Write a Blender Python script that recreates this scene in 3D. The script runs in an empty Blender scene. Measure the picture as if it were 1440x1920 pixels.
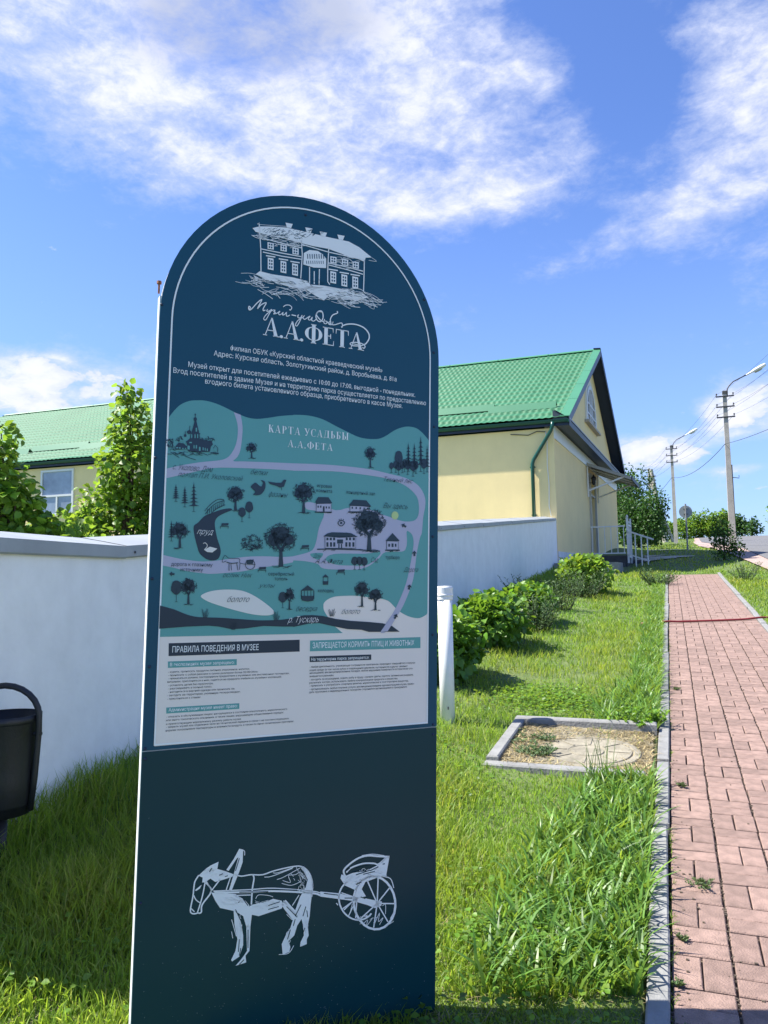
import bpy, math, random
import numpy as np
from mathutils import Matrix, Vector
random.seed(7); rng = np.random.default_rng(7)
sc = bpy.context.scene
COL = sc.collection
# ------------------------------------------------------------------ camera
FP = 1420.0                                   # focal length in pixels of a 1440 x 1920 frame
YAW = math.radians(20.6); PITCH = math.atan(123/1420); ROLL = math.atan(0.0175)
CAM = np.array([0, 0, 1.5])
_f = np.array([-math.sin(YAW), math.cos(YAW), 0]); _r = np.array([math.cos(YAW), math.sin(YAW), 0]); _u = np.array([0, 0, 1.0])
VF = _f*math.cos(PITCH) + _u*math.sin(PITCH); _U = -_f*math.sin(PITCH) + _u*math.cos(PITCH)
VR = _r*math.cos(ROLL) - _U*math.sin(ROLL); VU = _r*math.sin(ROLL) + _U*math.cos(ROLL)
cam_d = bpy.data.cameras.new('camera'); cam = bpy.data.objects.new('camera', cam_d); COL.objects.link(cam)
M = Matrix.Identity(4)
for i in range(3):
    M[i][0] = VR[i]; M[i][1] = VU[i]; M[i][2] = -VF[i]; M[i][3] = CAM[i]
cam.matrix_world = M
cam_d.sensor_fit = 'VERTICAL'; cam_d.sensor_height = 36; cam_d.lens = FP/1920*36
cam_d.clip_start = 0.05; cam_d.clip_end = 5000
sc.camera = cam
def ray(x, y): return VF + VR*(x-720)/FP + VU*(960-y)/FP
def at(x, y, depth): return CAM + ray(x, y)*depth
# ------------------------------------------------------------------ light
SUN_AZ = 255.3; SUN_EL = 54.0                 # compass azimuth the sun stands at (from +Y, clockwise)
SUN_STRENGTH = 4.3; SKY_STRENGTH = 0.13
sc.view_settings.view_transform = 'Standard'; sc.view_settings.look = 'None'
sc.view_settings.gamma = 1.0; sc.view_settings.use_curve_mapping = False
sc.view_settings.exposure = 1.42
sd = bpy.data.lights.new('sun', 'SUN'); so = bpy.data.objects.new('sun', sd); COL.objects.link(so)
sd.energy = SUN_STRENGTH; sd.angle = math.radians(0.5); sd.color = (1.0, 0.955, 0.86)
a, e = math.radians(SUN_AZ), math.radians(SUN_EL)
sdir = Vector((math.sin(a)*math.cos(e), math.cos(a)*math.cos(e), math.sin(e)))
so.rotation_euler = (-sdir).to_track_quat('-Z', 'Y').to_euler()
world = bpy.data.worlds.new('World'); sc.world = world; world.use_nodes = True
wt = world.node_tree; wt.nodes.clear()
class S:                                      # tiny maths on node sockets
    def __init__(s, v): s.v = v
    def op(a, o, b=None, c=None):
        n = wt.nodes.new('ShaderNodeMath'); n.operation = o
        for i, q in enumerate((a, b, c)):
            if q is None: continue
            if isinstance(q, S): wt.links.new(q.v, n.inputs[i])
            else: n.inputs[i].default_value = q
        return S(n.outputs[0])
    def __add__(a, b): return a.op('ADD', b)
    def __sub__(a, b): return a.op('SUBTRACT', b)
    def __mul__(a, b): return a.op('MULTIPLY', b)
def smooth(x, lo, hi):
    n = wt.nodes.new('ShaderNodeMapRange'); n.interpolation_type = 'SMOOTHSTEP'
    wt.links.new(x.v, n.inputs[0]); n.inputs[1].default_value = lo; n.inputs[2].default_value = hi
    return S(n.outputs[0])
tc = wt.nodes.new('ShaderNodeTexCoord'); sep = wt.nodes.new('ShaderNodeSeparateXYZ')
wt.links.new(tc.outputs['Generated'], sep.inputs[0])
dx, dy, dz = S(sep.outputs[0]), S(sep.outputs[1]), S(sep.outputs[2])
AZ = dx.op('ARCTAN2', dy); EL = dz.op('ARCSINE')
def azel(x, y):
    d = ray(x, y); d = d/np.linalg.norm(d); return math.atan2(d[0], d[1]), math.asin(d[2])
def blob(x, y, rx, ry, ang, w):               # soft elliptical weather patch; pixel sizes become angles
    a0, e0 = azel(x, y); c, s = math.cos(math.radians(ang)), math.sin(math.radians(ang))
    A, E = AZ - a0, EL - e0
    A = A*math.cos(e0)
    p = (A*c + E*s)*(FP/rx); q = (E*c - A*s)*(FP/ry)
    k = (p*p + q*q)*-1.0
    n = wt.nodes.new('ShaderNodeMath'); n.operation = 'POWER'; n.inputs[0].default_value = math.e
    wt.links.new(k.v, n.inputs[1])
    return S(n.outputs[0])*w
nz = wt.nodes.new('ShaderNodeMapping'); nz.inputs['Scale'].default_value = (1, 1, 1.9)
nz.inputs['Rotation'].default_value = (0.2, 0.35, 0)
wt.links.new(tc.outputs['Generated'], nz.inputs[0])
def noise(scale, detail, rough, dist=0.0):
    n = wt.nodes.new('ShaderNodeTexNoise'); n.inputs['Scale'].default_value = scale
    n.inputs['Detail'].default_value = detail; n.inputs['Roughness'].default_value = rough
    n.inputs['Distortion'].default_value = dist
    wt.links.new(nz.outputs[0], n.inputs['Vector']); return S(n.outputs[0])
fb = noise(9, 12, 0.66, 0.15); wide = noise(2.6, 4, 0.5)
fine = noise(26, 8, 0.65, 0.6); finer = noise(80, 6, 0.6, 0.5)
CLOUDS = [ (250, 70, 430, 170, -4, .42), (700, 190, 330, 150, -20, .36), (860, 330, 190, 70, 10, .25), (560, 30, 300, 90, 0, .3),
    (1340, 330, 130, 110, 40, .34), (1430, 170, 80, 140, 20, .34), (1130, 470, 200, 38, 16, .17), (1060, 210, 130, 60, -30, .16),
    (60, 725, 150, 50, 0, .50), (85, 680, 60, 30, 0, .25), (230, 715, 60, 30, 0, .2), (1400, 768, 80, 40, 10, .75),
    (1200, 845, 60, 30, 5, .6), (1275, 850, 50, 22, 0, .5), (1380, 880, 50, 10, 0, .3), (650, 300, 300, 90, 5, .12), (1300, 30, 90, 40, 0, .16),
    (100, 590, 210, 24, -4, .16), (1320, 630, 90, 22, 0, .16), (1420, 520, 60, 40, 0, .18), (170, 410, 60, 10, -15, .1),
    (980, 650, 90, 18, 0, .05),
    (1150, 130, 70, 190, 20, -.36), (1100, 600, 260, 80, 10, -.30), (120, 480, 300, 110, 0, -.36), (1220, 740, 90, 50, 0, -.3), (1290, 790, 30, 20, 0, -.2), (1400, 850, 80, 12, 0, -.25), (900, 480, 200, 50, 10, -.25)]
CUMULUS = [(60, 735, 120, 46, 0, .34), (75, 690, 55, 30, 0, .22), (160, 700, 40, 20, 0, .2), (250, 725, 50, 26, 0, .22), (1405, 765, 75, 36, 10, .46), (1350, 790, 36, 22, 0, .2), (1195, 848, 46, 28, 5, .42), (1235, 825, 20, 20, 0, .2), (1290, 855, 42, 20, 0, .4), (1380, 880, 24, 8, 0, .3), (1430, 915, 40, 10, 0, .25)]
mask = None
for b in CLOUDS:
    k = blob(*b); mask = k if mask is None else mask + k
cover = fb + mask.op('MINIMUM', .33) + (wide - 0.5)*0.25 + (fine-0.5)*0.32 + (finer-0.5)*0.10 + 0.05
puff = noise(21, 10, 0.58, 0.3); m2 = None
for b in CUMULUS:
    k = blob(*b); m2 = k if m2 is None else m2 + k
cum = smooth(puff + m2, 0.70, 0.80)
dens = smooth(cover, 0.53, 1.08).op('MAXIMUM', cum)
thick = smooth(cover + (fine-0.5)*.4, 0.76, 1.10).op('MAXIMUM', smooth(puff + m2*.8, 0.66, 0.92))
greyb = smooth(blob(470, 40, 230, 90, 5, 1.15) + (fb-0.5)*.8, 0.35, 0.95)
sky = wt.nodes.new('ShaderNodeTexSky'); sky.sky_type = 'NISHITA'; sky.sun_disc = False
sky.sun_elevation = math.radians(SUN_EL); sky.sun_rotation = math.radians(SUN_AZ)
sky.air_density = 1.0; sky.dust_density = 0.35; sky.ozone_density = 2.5
def mixc(f, A, B):
    n = wt.nodes.new('ShaderNodeMix'); n.data_type = 'RGBA'
    if isinstance(f, S): wt.links.new(f.v, n.inputs[0])
    else: n.inputs[0].default_value = f
    for i, q in ((6, A), (7, B)):
        if isinstance(q, tuple): n.inputs[i].default_value = (*q, 1)
        else: wt.links.new(q, n.inputs[i])
    return n.outputs[2]
tint = wt.nodes.new('ShaderNodeMix'); tint.data_type = 'RGBA'; tint.blend_type = 'MULTIPLY'; tint.inputs[0].default_value = 1
wt.links.new(sky.outputs[0], tint.inputs[6]); tint.inputs[7].default_value = (.42, .50, .72, 1)
haze_f = smooth(EL*-1.0, -0.55, 0.02)*0.55
blue = mixc(haze_f, tint.outputs[2], (1.15, 1.8, 3.05))
cloud = mixc(thick, (2.25, 2.45, 3.1), (2.95, 3.0, 3.3))
cloud = mixc(greyb*0.8, cloud, (1.45, 1.65, 2.3))
final = mixc(dens*0.95, blue, cloud)
bg = wt.nodes.new('ShaderNodeBackground'); bg.inputs[1].default_value = SKY_STRENGTH
wo = wt.nodes.new('ShaderNodeOutputWorld')
wt.links.new(final, bg.inputs[0]); wt.links.new(bg.outputs[0], wo.inputs[0])
world.cycles.sampling_method = 'MANUAL'; world.cycles.sample_map_resolution = 512

# ------------------------------------------------------------------ materials
def mat(name, col, rough=.6, var=0.0, scale=8.0, bump=0.0, bscale=None, metal=0.0, col2=None, spec=.5, trans=0.0, tcol=None, attr=False, obj_var=0.0, streak=0.0):
    m = bpy.data.materials.new(name); m.use_nodes = True; nt = m.node_tree; N = nt.nodes; L = nt.links
    b = N['Principled BSDF']; b.inputs['Roughness'].default_value = rough; b.inputs['Metallic'].default_value = metal
    b.inputs['Specular IOR Level'].default_value = spec
    b.inputs['Base Color'].default_value = (*col, 1)
    tcn = N.new('ShaderNodeTexCoord'); src = None
    if var > 0 or col2:
        n = N.new('ShaderNodeTexNoise'); n.inputs['Scale'].default_value = scale; n.inputs['Detail'].default_value = 6; n.inputs['Roughness'].default_value = .62
        L.new(tcn.outputs['Object'], n.inputs['Vector'])
        r = N.new('ShaderNodeMapRange'); r.inputs[1].default_value = .32; r.inputs[2].default_value = .68
        L.new(n.outputs[0], r.inputs[0])
        mx = N.new('ShaderNodeMix'); mx.data_type = 'RGBA'; L.new(r.outputs[0], mx.inputs[0])
        c2 = col2 if col2 else tuple(c*(1+var) for c in col); c1 = col if col2 else tuple(c*(1-var) for c in col)
        mx.inputs[6].default_value = (*c1, 1); mx.inputs[7].default_value = (*c2, 1); src = mx.outputs[2]
    if attr:
        at_ = N.new('ShaderNodeAttribute'); at_.attribute_name = 'tint'
        mx = N.new('ShaderNodeMix'); mx.data_type = 'RGBA'; mx.blend_type = 'MULTIPLY'; mx.inputs[0].default_value = 1
        if src: L.new(src, mx.inputs[6])
        else: mx.inputs[6].default_value = (*col, 1)
        L.new(at_.outputs[0], mx.inputs[7]); src = mx.outputs[2]
    if streak > 0:                             # weather streaks running down the face
        mp_ = N.new('ShaderNodeMapping'); mp_.inputs['Scale'].default_value = (1.6, 1.6, .35); L.new(tcn.outputs['Object'], mp_.inputs[0])
        n = N.new('ShaderNodeTexNoise'); n.inputs['Scale'].default_value = 1.6; n.inputs['Detail'].default_value = 7; n.inputs['Roughness'].default_value = .7; L.new(mp_.outputs[0], n.inputs['Vector'])
        r = N.new('ShaderNodeMapRange'); r.inputs[1].default_value = .42; r.inputs[2].default_value = .66; r.inputs[3].default_value = 1.0; r.inputs[4].default_value = 1-streak; L.new(n.outputs[0], r.inputs[0])
        hv = N.new('ShaderNodeHueSaturation'); L.new(src, hv.inputs['Color']); L.new(r.outputs[0], hv.inputs['Value']); src = hv.outputs[0]
    if obj_var > 0:
        oi = N.new('ShaderNodeObjectInfo'); r = N.new('ShaderNodeMapRange'); r.inputs[3].default_value = 1-obj_var; r.inputs[4].default_value = 1+obj_var
        L.new(oi.outputs['Random'], r.inputs[0])
        hv = N.new('ShaderNodeHueSaturation')
        if src: L.new(src, hv.inputs['Color'])
        else: hv.inputs['Color'].default_value = (*col, 1)
        L.new(r.outputs[0], hv.inputs['Value']); src = hv.outputs[0]
    if src: L.new(src, b.inputs['Base Color'])
    if bump > 0:
        n = N.new('ShaderNodeTexNoise'); n.inputs['Scale'].default_value = bscale or scale*4; n.inputs['Detail'].default_value = 5
        L.new(tcn.outputs['Object'], n.inputs['Vector'])
        bp = N.new('ShaderNodeBump'); bp.inputs['Strength'].default_value = bump; bp.inputs['Distance'].default_value = .01
        L.new(n.outputs[0], bp.inputs['Height']); L.new(bp.outputs[0], b.inputs['Normal'])
    if trans > 0:
        t = N.new('ShaderNodeBsdfTranslucent'); t.inputs[0].default_value = (*(tcol or col), 1)
        if src and attr:
            mm = N.new('ShaderNodeMix'); mm.data_type = 'RGBA'; mm.blend_type = 'MULTIPLY'; mm.inputs[0].default_value = 1
            mm.inputs[6].default_value = (*(tcol or col), 1); L.new(at_.outputs[0], mm.inputs[7]); L.new(mm.outputs[2], t.inputs[0])
        ms = N.new('ShaderNodeMixShader'); ms.inputs[0].default_value = trans
        L.new(b.outputs[0], ms.inputs[1]); L.new(t.outputs[0], ms.inputs[2]); L.new(ms.outputs[0], N['Material Output'].inputs[0])
    return m
WHITEWALL = mat('limewash', (.88, .88, .87), .85, .05, 4.5, .3, 30, streak=.05)
YELLOW = mat('yellow_plaster', (.90, .71, .36), .85, .04, 1.2, .2, 40, streak=.035)
PLINTH = mat('white_plinth', (.74, .75, .76), .85, .08, 3, .2, 30, streak=.25)
ROOF = mat('green_roof_paint', (.042, .175, .088), .6, .08, .7, 0, spec=.3)
ROOFTRIM = mat('green_trim_paint', (.06, .22, .115), .45, .05, 2)
DKGREEN = mat('dark_green_steel', (.006, .07, .055), .3, .08, 3)
NAVYSOF = mat('navy_soffit', (.012, .025, .06), .5, .15, 3)
ZINC = mat('zinc_sheet', (.33, .355, .38), .5, .10, 3, metal=.2)
WHITEP = mat('white_paint', (.78, .78, .77), .4, .04, 5)
CONC = mat('concrete', (.22, .22, .215), .9, .18, 9, .5, 60)
CONCD = mat('dark_concrete', (.07, .07, .07), .9, .2, 6, .5, 50)
POLEC = mat('pole_concrete', (.40, .37, .32), .9, .14, 3, .4, 30)
STEEL = mat('dark_steel', (.06, .06, .065), .5, .2, 10, metal=.4)
BLACKP = mat('black_paint', (.010, .012, .018), .5, .25, 14, .1, 80)
GLASS = mat('window_glass', (.06, .09, .12), .06, .1, 2, spec=1.0)
FRAMEW = mat('white_frame', (.75, .75, .74), .35)
DOORM = mat('grey_door', (.30, .30, .27), .5, .08, 4)
ASPH = mat('asphalt', (.135, .135, .14), .9, .12, 3, .6, 120)
GRAVEL = mat('pink_gravel', (.36, .27, .24), .95, .2, 10, .8, 90)
SOIL = mat('lawn_soil', (.06, .10, .022), .95, 0, 5, .8, 40, col2=(.13, .17, .05))
STRAW = mat('dry_litter', (.20, .18, .13), .95, .3, 22, .6, 60)
HOSE = mat('red_hose', (.20, .02, .02), .4)
PIPE = mat('white_plastic_pipe', (.80, .80, .79), .3, .04, 8)
BARK = mat('bark', (.09, .065, .045), .9, .3, 15, .6, 40)
PAVER = mat('pink_paver', (.240, .160, .132), .9, .28, 14, .6, 140, obj_var=.16)
JOINT = mat('joint_sand', (.10, .075, .055), .95, .3, 30, .5, 80)
def navy(name, c): return mat(name, c, .30, .06, 1.5, 0, spec=.28)
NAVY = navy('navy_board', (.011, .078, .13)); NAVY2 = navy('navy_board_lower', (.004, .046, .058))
PR = {}
def pr(name, c): PR[name] = mat('print_'+name, c, .3, .02, 4); return PR[name]
pr('white', (.95, .94, .92)); pr('navy', (.014, .035, .075)); pr('teal', (.12, .38, .36)); pr('lilac', (.50, .48, .60))
pr('grey', (.93, .82, .74)); pr('ink', (.012, .035, .06)); pr('yellow', (.55, .68, .28)); pr('black', (.03, .03, .04)); pr('deep', (.012, .028, .055)); pr('pale', (.85, .80, .74))

# ------------------------------------------------------------------ object helpers
def tag(o, label=None, cat=None, group=None, kind=None):
    if label: o['label'] = label
    if cat: o['category'] = cat
    if group: o['group'] = group
    if kind: o['kind'] = kind
    return o
def empty(name, loc=(0, 0, 0), rz=0, label=None, cat=None, group=None):
    o = bpy.data.objects.new(name, None); COL.objects.link(o); o.location = loc; o.rotation_euler = (0, 0, rz); o.empty_display_size = .1
    return tag(o, label, cat, group)
def link(name, me, parent=None, mtx=None):
    o = bpy.data.objects.new(name, me); COL.objects.link(o)
    if parent: o.parent = parent
    if mtx is not None: o.matrix_local = mtx
    return o
def raw(name, v, f, m, parent=None, smooth_=False, tint=None):
    """numpy verts (n,3) and faces (k,3|4) or list of lists -> object"""
    me = bpy.data.meshes.new(name)
    if isinstance(f, np.ndarray):
        v = np.asarray(v, dtype=np.float32); k, c = f.shape
        me.vertices.add(len(v)); me.vertices.foreach_set('co', v.ravel())
        me.loops.add(k*c); me.loops.foreach_set('vertex_index', f.ravel().astype(np.int32))
        me.polygons.add(k); me.polygons.foreach_set('loop_start', np.arange(0, k*c, c, dtype=np.int32))
        me.polygons.foreach_set('loop_total', np.full(k, c, dtype=np.int32))
        me.update(calc_edges=True)
    else:
        me.from_pydata([tuple(map(float, q)) for q in v], [], f); me.update()
    if smooth_: me.polygons.foreach_set('use_smooth', [True]*len(me.polygons))
    if tint is not None:
        at_ = me.color_attributes.new('tint', 'FLOAT_COLOR', 'POINT')
        c4 = np.ones((len(v), 4), np.float32); c4[:, :3] = tint; at_.data.foreach_set('color', c4.ravel())
    me.materials.append(m)
    return link(name, me, parent)
class MB:
    def __init__(s): s.v = []; s.f = []
    def add(s, v, f):
        n = len(s.v); s.v += [tuple(map(float, q)) for q in v]; s.f += [[i+n for i in q] for q in f]; return s
    def box(s, lo, hi, fn=None):
        x0, y0, z0 = lo; x1, y1, z1 = hi
        v = [(x0,y0,z0),(x1,y0,z0),(x1,y1,z0),(x0,y1,z0),(x0,y0,z1),(x1,y0,z1),(x1,y1,z1),(x0,y1,z1)]
        if fn: v = [fn(p) for p in v]
        return s.add(v, [[0,3,2,1],[4,5,6,7],[0,1,5,4],[1,2,6,5],[2,3,7,6],[3,0,4,7]])
    def cbox(s, lo, hi, b=.004):               # box with chamfered top edges
        x0, y0, z0 = lo; x1, y1, z1 = hi
        v = [(x0,y0,z0),(x1,y0,z0),(x1,y1,z0),(x0,y1,z0),(x0,y0,z1-b),(x1,y0,z1-b),(x1,y1,z1-b),(x0,y1,z1-b),
             (x0+b,y0+b,z1),(x1-b,y0+b,z1),(x1-b,y1-b,z1),(x0+b,y1-b,z1)]
        f = [[0,3,2,1],[0,1,5,4],[1,2,6,5],[2,3,7,6],[3,0,4,7],[4,5,9,8],[5,6,10,9],[6,7,11,10],[7,4,8,11],[8,9,10,11]]
        return s.add(v, f)
    def tube(s, pts, r, n=8, cap=True):
        pts = [np.array(p, float) for p in pts]; rs = r if isinstance(r, (list, tuple)) else [r]*len(pts)
        rings = []; up = None
        for i, p in enumerate(pts):
            t = pts[min(i+1, len(pts)-1)] - pts[max(i-1, 0)]; t /= (np.linalg.norm(t)+1e-9)
            if up is None: up = np.array([0, 0, 1.]) if abs(t[2]) < .9 else np.array([1., 0, 0])
            a = np.cross(t, up); a /= np.linalg.norm(a)+1e-9; b = np.cross(a, t); up = b
            rings.append([p + rs[i]*(math.cos(2*math.pi*k/n)*a + math.sin(2*math.pi*k/n)*b) for k in range(n)])
        v = [q for rg in rings for q in rg]; f = []
        for i in range(len(pts)-1):
            for k in range(n):
                f.append([i*n+k, i*n+(k+1) % n, (i+1)*n+(k+1) % n, (i+1)*n+k])
        if cap: f.append(list(range(n))); f.append([(len(pts)-1)*n+n-1-k for k in range(n)])
        return s.add(v, f)
    def bar(s, a, b, w, h=None):               # rectangular bar between points
        a = np.array(a, float); b = np.array(b, float); h = h or w; t = b-a; t /= np.linalg.norm(t)
        up = np.array([0, 0, 1.]) if abs(t[2]) < .95 else np.array([0, 1., 0])
        x = np.cross(t, up); x /= np.linalg.norm(x); y = np.cross(x, t)
        q = [(-1,-1),(1,-1),(1,1),(-1,1)]
        v = [p + x*w/2*i + y*h/2*j for p in (a, b) for i, j in q]
        return s.add(v, [[0,3,2,1],[4,5,6,7],[0,1,5,4],[1,2,6,5],[2,3,7,6],[3,0,4,7]])
    def prism(s, poly, off):                   # polygon (3d pts) extruded by vector
        n = len(poly); off = np.array(off, float); v = [np.array(p, float) for p in poly]; v2 = [p+off for p in v]
        f = [list(range(n))[::-1], list(range(n, 2*n))] + [[i, (i+1) % n, n+(i+1) % n, n+i] for i in range(n)]
        return s.add(v+v2, f)
    def lathe(s, c, prof, n=20):
        v = []; f = []
        for r, z in prof: v += [(c[0]+r*math.cos(2*math.pi*k/n), c[1]+r*math.sin(2*math.pi*k/n), c[2]+z) for k in range(n)]
        for i in range(len(prof)-1):
            for k in range(n): f.append([i*n+k, i*n+(k+1) % n, (i+1)*n+(k+1) % n, (i+1)*n+k])
        return s.add(v, f)
    def build(s, name, m, parent=None, smooth_=False, fix=True):
        o = raw(name, s.v, s.f, m, parent, smooth_)
        if fix:
            import bmesh
            bm = bmesh.new(); bm.from_mesh(o.data); bmesh.ops.recalc_face_normals(bm, faces=bm.faces); bm.to_mesh(o.data); bm.free()
        return o
# ------------------------------------------------------------------ ground height
_Y = [-2000, -30, 0, 22, 35, 60, 75, 85, 100, 150, 400, 3000]; _Z = [-2.0, -2.0, 0, 1.52, 2.42, 3.62, 4.58, 4.86, 4.6, 3.0, -2, -6]
def ss(x, a, b):
    t = np.clip((np.asarray(x, float)-a)/(b-a), 0, 1); return t*t*(3-2*t)
def G(X, Y):
    X = np.asarray(X, float); Y = np.asarray(Y, float)
    z = np.interp(Y, _Y, _Z)
    z = z + .24*ss(-X, .5, 3.0)*(1 - .45*np.exp(-((Y-10)/4.5)**2))
    z = z - .22*np.exp(-((Y-27)/3.6)**2)*ss(-X, .2, 1.3)
    z = z - .10*ss(X, 1.3, 2.6)*ss(Y, 30, 12)
    z = z + 1.6*ss(X, 9.5, 16)*ss(Y, 25, 55)
    return z
def g(X, Y): return float(G(X, Y))
# ------------------------------------------------------------------ ground sheet, road, shoulder
def lines(*seg):
    out = []
    for a_, b_, st in seg: out += list(np.arange(a_, b_-1e-6, st))
    return out
PX0, PX1, PYA, PYB = -0.06, 1.10, -3.0, 20.95        # paved path
gx = sorted(set(np.round(lines((-3000,-200,400), (-200,-40,20), (-40,-5,2.5), (-5,-.3,.2), (.2,1,.4), (1.3,12,.25), (12,40,2.5), (40,200,20), (200,3001,400)) + [-.145,-.125,1.165,1.185], 4)))
gy = sorted(set(np.round(lines((-3000,-200,400), (-200,-20,20), (-20,-4,2), (-4,20.5,.2), (21.2,90,.5), (90,200,5), (200,600,50), (600,3001,400)) + [20.94,20.96], 4)))
GX, GY = np.meshgrid(gx, gy); Z = G(GX, GY)
inpath = (GX > -.13) & (GX < 1.17) & (GY < 20.95) & (GY > -5)
bump = -.006 + (np.sin(GX*3.1+GY*1.7)*np.sin(GY*2.3-GX)*.004 + np.sin(GX*.9)*np.sin(GY*.7)*.004)
Z = Z + np.where((np.abs(GX) < 60) & ~((GX > -.16) & (GX < 1.2)), bump, 0) - np.where(inpath, .085, 0)
nx_, ny_ = len(gx), len(gy); I = np.arange(nx_*ny_).reshape(ny_, nx_)
F = np.stack([I[:-1,:-1], I[:-1,1:], I[1:,1:], I[1:,:-1]], -1).reshape(-1, 4)
ground = raw('ground', np.stack([GX, GY, Z], -1).reshape(-1, 3), F, SOIL, None, True); tag(ground, kind='structure')
def strip(name, left, right, lift, m, n=60, k=10):
    left, right = np.array(left, float), np.array(right, float)
    ys = np.linspace(0, 1, n)
    def along(P):
        t = np.linspace(0, 1, len(P)); return np.stack([np.interp(ys, t, P[:, i]) for i in (0, 1)], -1)
    A, B = along(left), along(right); w = np.linspace(0, 1, k)[None, :, None]
    P = A[:, None]*(1-w) + B[:, None]*w; z = G(P[..., 0], P[..., 1]) + lift
    J = np.arange(n*k).reshape(n, k); f = np.stack([J[:-1,:-1], J[:-1,1:], J[1:,1:], J[1:,:-1]], -1).reshape(-1, 4)
    o = raw(name, np.concatenate([P, z[..., None]], -1).reshape(-1, 3), f, m, None, True); tag(o, kind='structure'); return o
strip('gravel_shoulder', [(2.5,-20),(2.45,5),(2.40,22),(1.95,33),(1.45,43),(1.6,58),(2.2,75),(3.2,90)], [(3.4,-20),(3.2,5),(3.1,22),(3.2,33),(2.9,45),(2.6,60),(3.0,76),(4,92)], .045, GRAVEL, 260, 8)
strip('road', [(3.0,-20),(2.9,5),(2.84,22),(2.85,35),(2.6,47),(2.2,60),(2.5,75),(3.4,92)], [(9.5,-20),(9.5,5),(9.5,22),(9.5,36),(10,47),(10,60),(10,75),(9,92)], .065, ASPH, 260, 24)
# sandy bare patches in the far verge
for i, (cx, cy, rx, ry) in enumerate([(-.25, 29.4, .9, 1.0), (-.6, 31.0, .4, .4), (-.1, 36.5, 1.0, .5), (3.15, 24.2, .2, .5), (3.1, 28.0, .18, .6)]):
    n = 26; v = [(cx, cy, g(cx, cy)+.05)]
    for k in range(n):
        a_ = 2*math.pi*k/n; r = 1 + .25*math.sin(3*a_+i) + rng.uniform(-.16, .16); x, y = cx+rx*r*math.cos(a_), cy+ry*r*math.sin(a_); v.append((x, y, g(x, y)+.035))
    o = raw('sand_patch', v, [[0, 1+k, 1+(k+1) % n] for k in range(n)], mat('pale_sand', (.42,.39,.30), .95, .25, 8, .5, 60) if i == 0 else bpy.data.materials['pale_sand']); tag(o, kind='structure')
# ------------------------------------------------------------------ paved path: basket-weave pavers
pv = MB(); N_, M_ = 2, 100
v = []; f = []
for j in range(M_+1):
    y = PYA + (PYB-PYA)*j/M_
    for i in range(N_+1):
        x = PX0-.0 + (PX1-PX0)*i/N_; v.append((x, y, g(x, y)-.016))
for j in range(M_):
    for i in range(N_): q = j*(N_+1)+i; f.append([q, q+1, q+N_+2, q+N_+1])
path = raw('path', v, f, JOINT); tag(path, kind='structure')
CW = (PX1-PX0)/6
def paver_mesh(w, l):
    m = MB().cbox((-w/2, -l/2, -.05), (w/2, l/2, 0), .0035); o = m.build('paver', PAVER); me = o.data; bpy.data.objects.remove(o); return me
pm = paver_mesh(CW/2-.006, CW-.0105)
spots = []
j = 0; y = 1.15
while y + CW < PYB:
    for c in range(6):
        cx = PX0 + CW*(c+.5)
        if (j + c) % 2 == 0:
            for s in (-1, 1): spots.append((cx+s*CW/4, y+CW/2, 0))
        else:
            for s in (-1, 1): spots.append((cx, y+CW/2+s*CW/4, math.pi/2))
    y += CW; j += 1
def in_view(p, m=30):
    d = np.array(p)-CAM; z = d@VF
    if z < .3: return False
    x, y_ = 720+FP*(d@VR)/z, 960-FP*(d@VU)/z; return -m < x < 1440+m and -m < y_ < 1920+m
spots = [(x, y, r, in_view((x, y, g(x, y)))) for x, y, r in spots]
spots.sort(key=lambda s: (not s[3], math.hypot(s[0], s[1])))
tilt = math.atan(.069)
def pav_matrix(x, y, r):
    T = Matrix.Translation((x+rng.normal(0, .0008), y+rng.normal(0, .0008), g(x, y)+rng.normal(0, .0013)))
    return T @ Matrix.Rotation(tilt + rng.normal(0, .004), 4, 'X') @ Matrix.Rotation(rng.normal(0, .005), 4, 'Y') @ Matrix.Rotation(r + rng.normal(0, .006), 4, 'Z')
for x, y, r, _ in spots[:300]: link('paver', pm, path, pav_matrix(x, y, r))
base_v = np.array([v_.co[:] for v_ in pm.vertices]); base_f = [list(p.vertices) for p in pm.polygons]
rest = MB()
for x, y, r, _ in spots[300:]:
    mt = np.array(pav_matrix(x, y, r)); rest.add((base_v @ mt[:3, :3].T + mt[:3, 3]), base_f)
PAVER2 = mat('pink_paver_far', (.240, .160, .132), .9, .26, 9, .4, 140)
tag(rest.build('pavers', PAVER2, path, fix=False), kind='stuff')
# kerb stones
def kerb(name, x0, x1, y, ln, top, shift=0, tw=0):
    m = MB()
    def fn(p):
        X = p[0]+shift+tw*(p[1]-y); return (X, p[1], p[2]+g(.5, p[1]) + (.0))
    q = MB().cbox((x0, y+.004, -.14), (x1, y+ln-.004, top), .006)
    m.add([fn(p) for p in q.v], q.f)
    o = m.build(name, CONC); tag(o, kind='structure'); return o
lk = empty('path_edging', label='grey concrete kerb stones edging the grass side of the pink path', cat='kerb')
y = 1.05; i = 0
while y < 20.6:
    k = kerb('kerb_stone', -.135, -.066, y, .98, .016+rng.uniform(-.006, .008), rng.uniform(-.006, .006), rng.uniform(-.006, .006)); del k['kind']; k.parent = lk
    y += .985 if i != 3 else 1.03; i += 1
rk = empty('path_edging', label='grey concrete kerb stones edging the road side of the pink path', cat='kerb')
y = 6.5
while y < 20.6:
    k = kerb('kerb_stone', 1.106, 1.176, y, .98, .016+rng.uniform(-.006, .008), rng.uniform(-.006, .006), rng.uniform(-.006, .006)); del k['kind']; k.parent = rk
    y += .985
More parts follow.
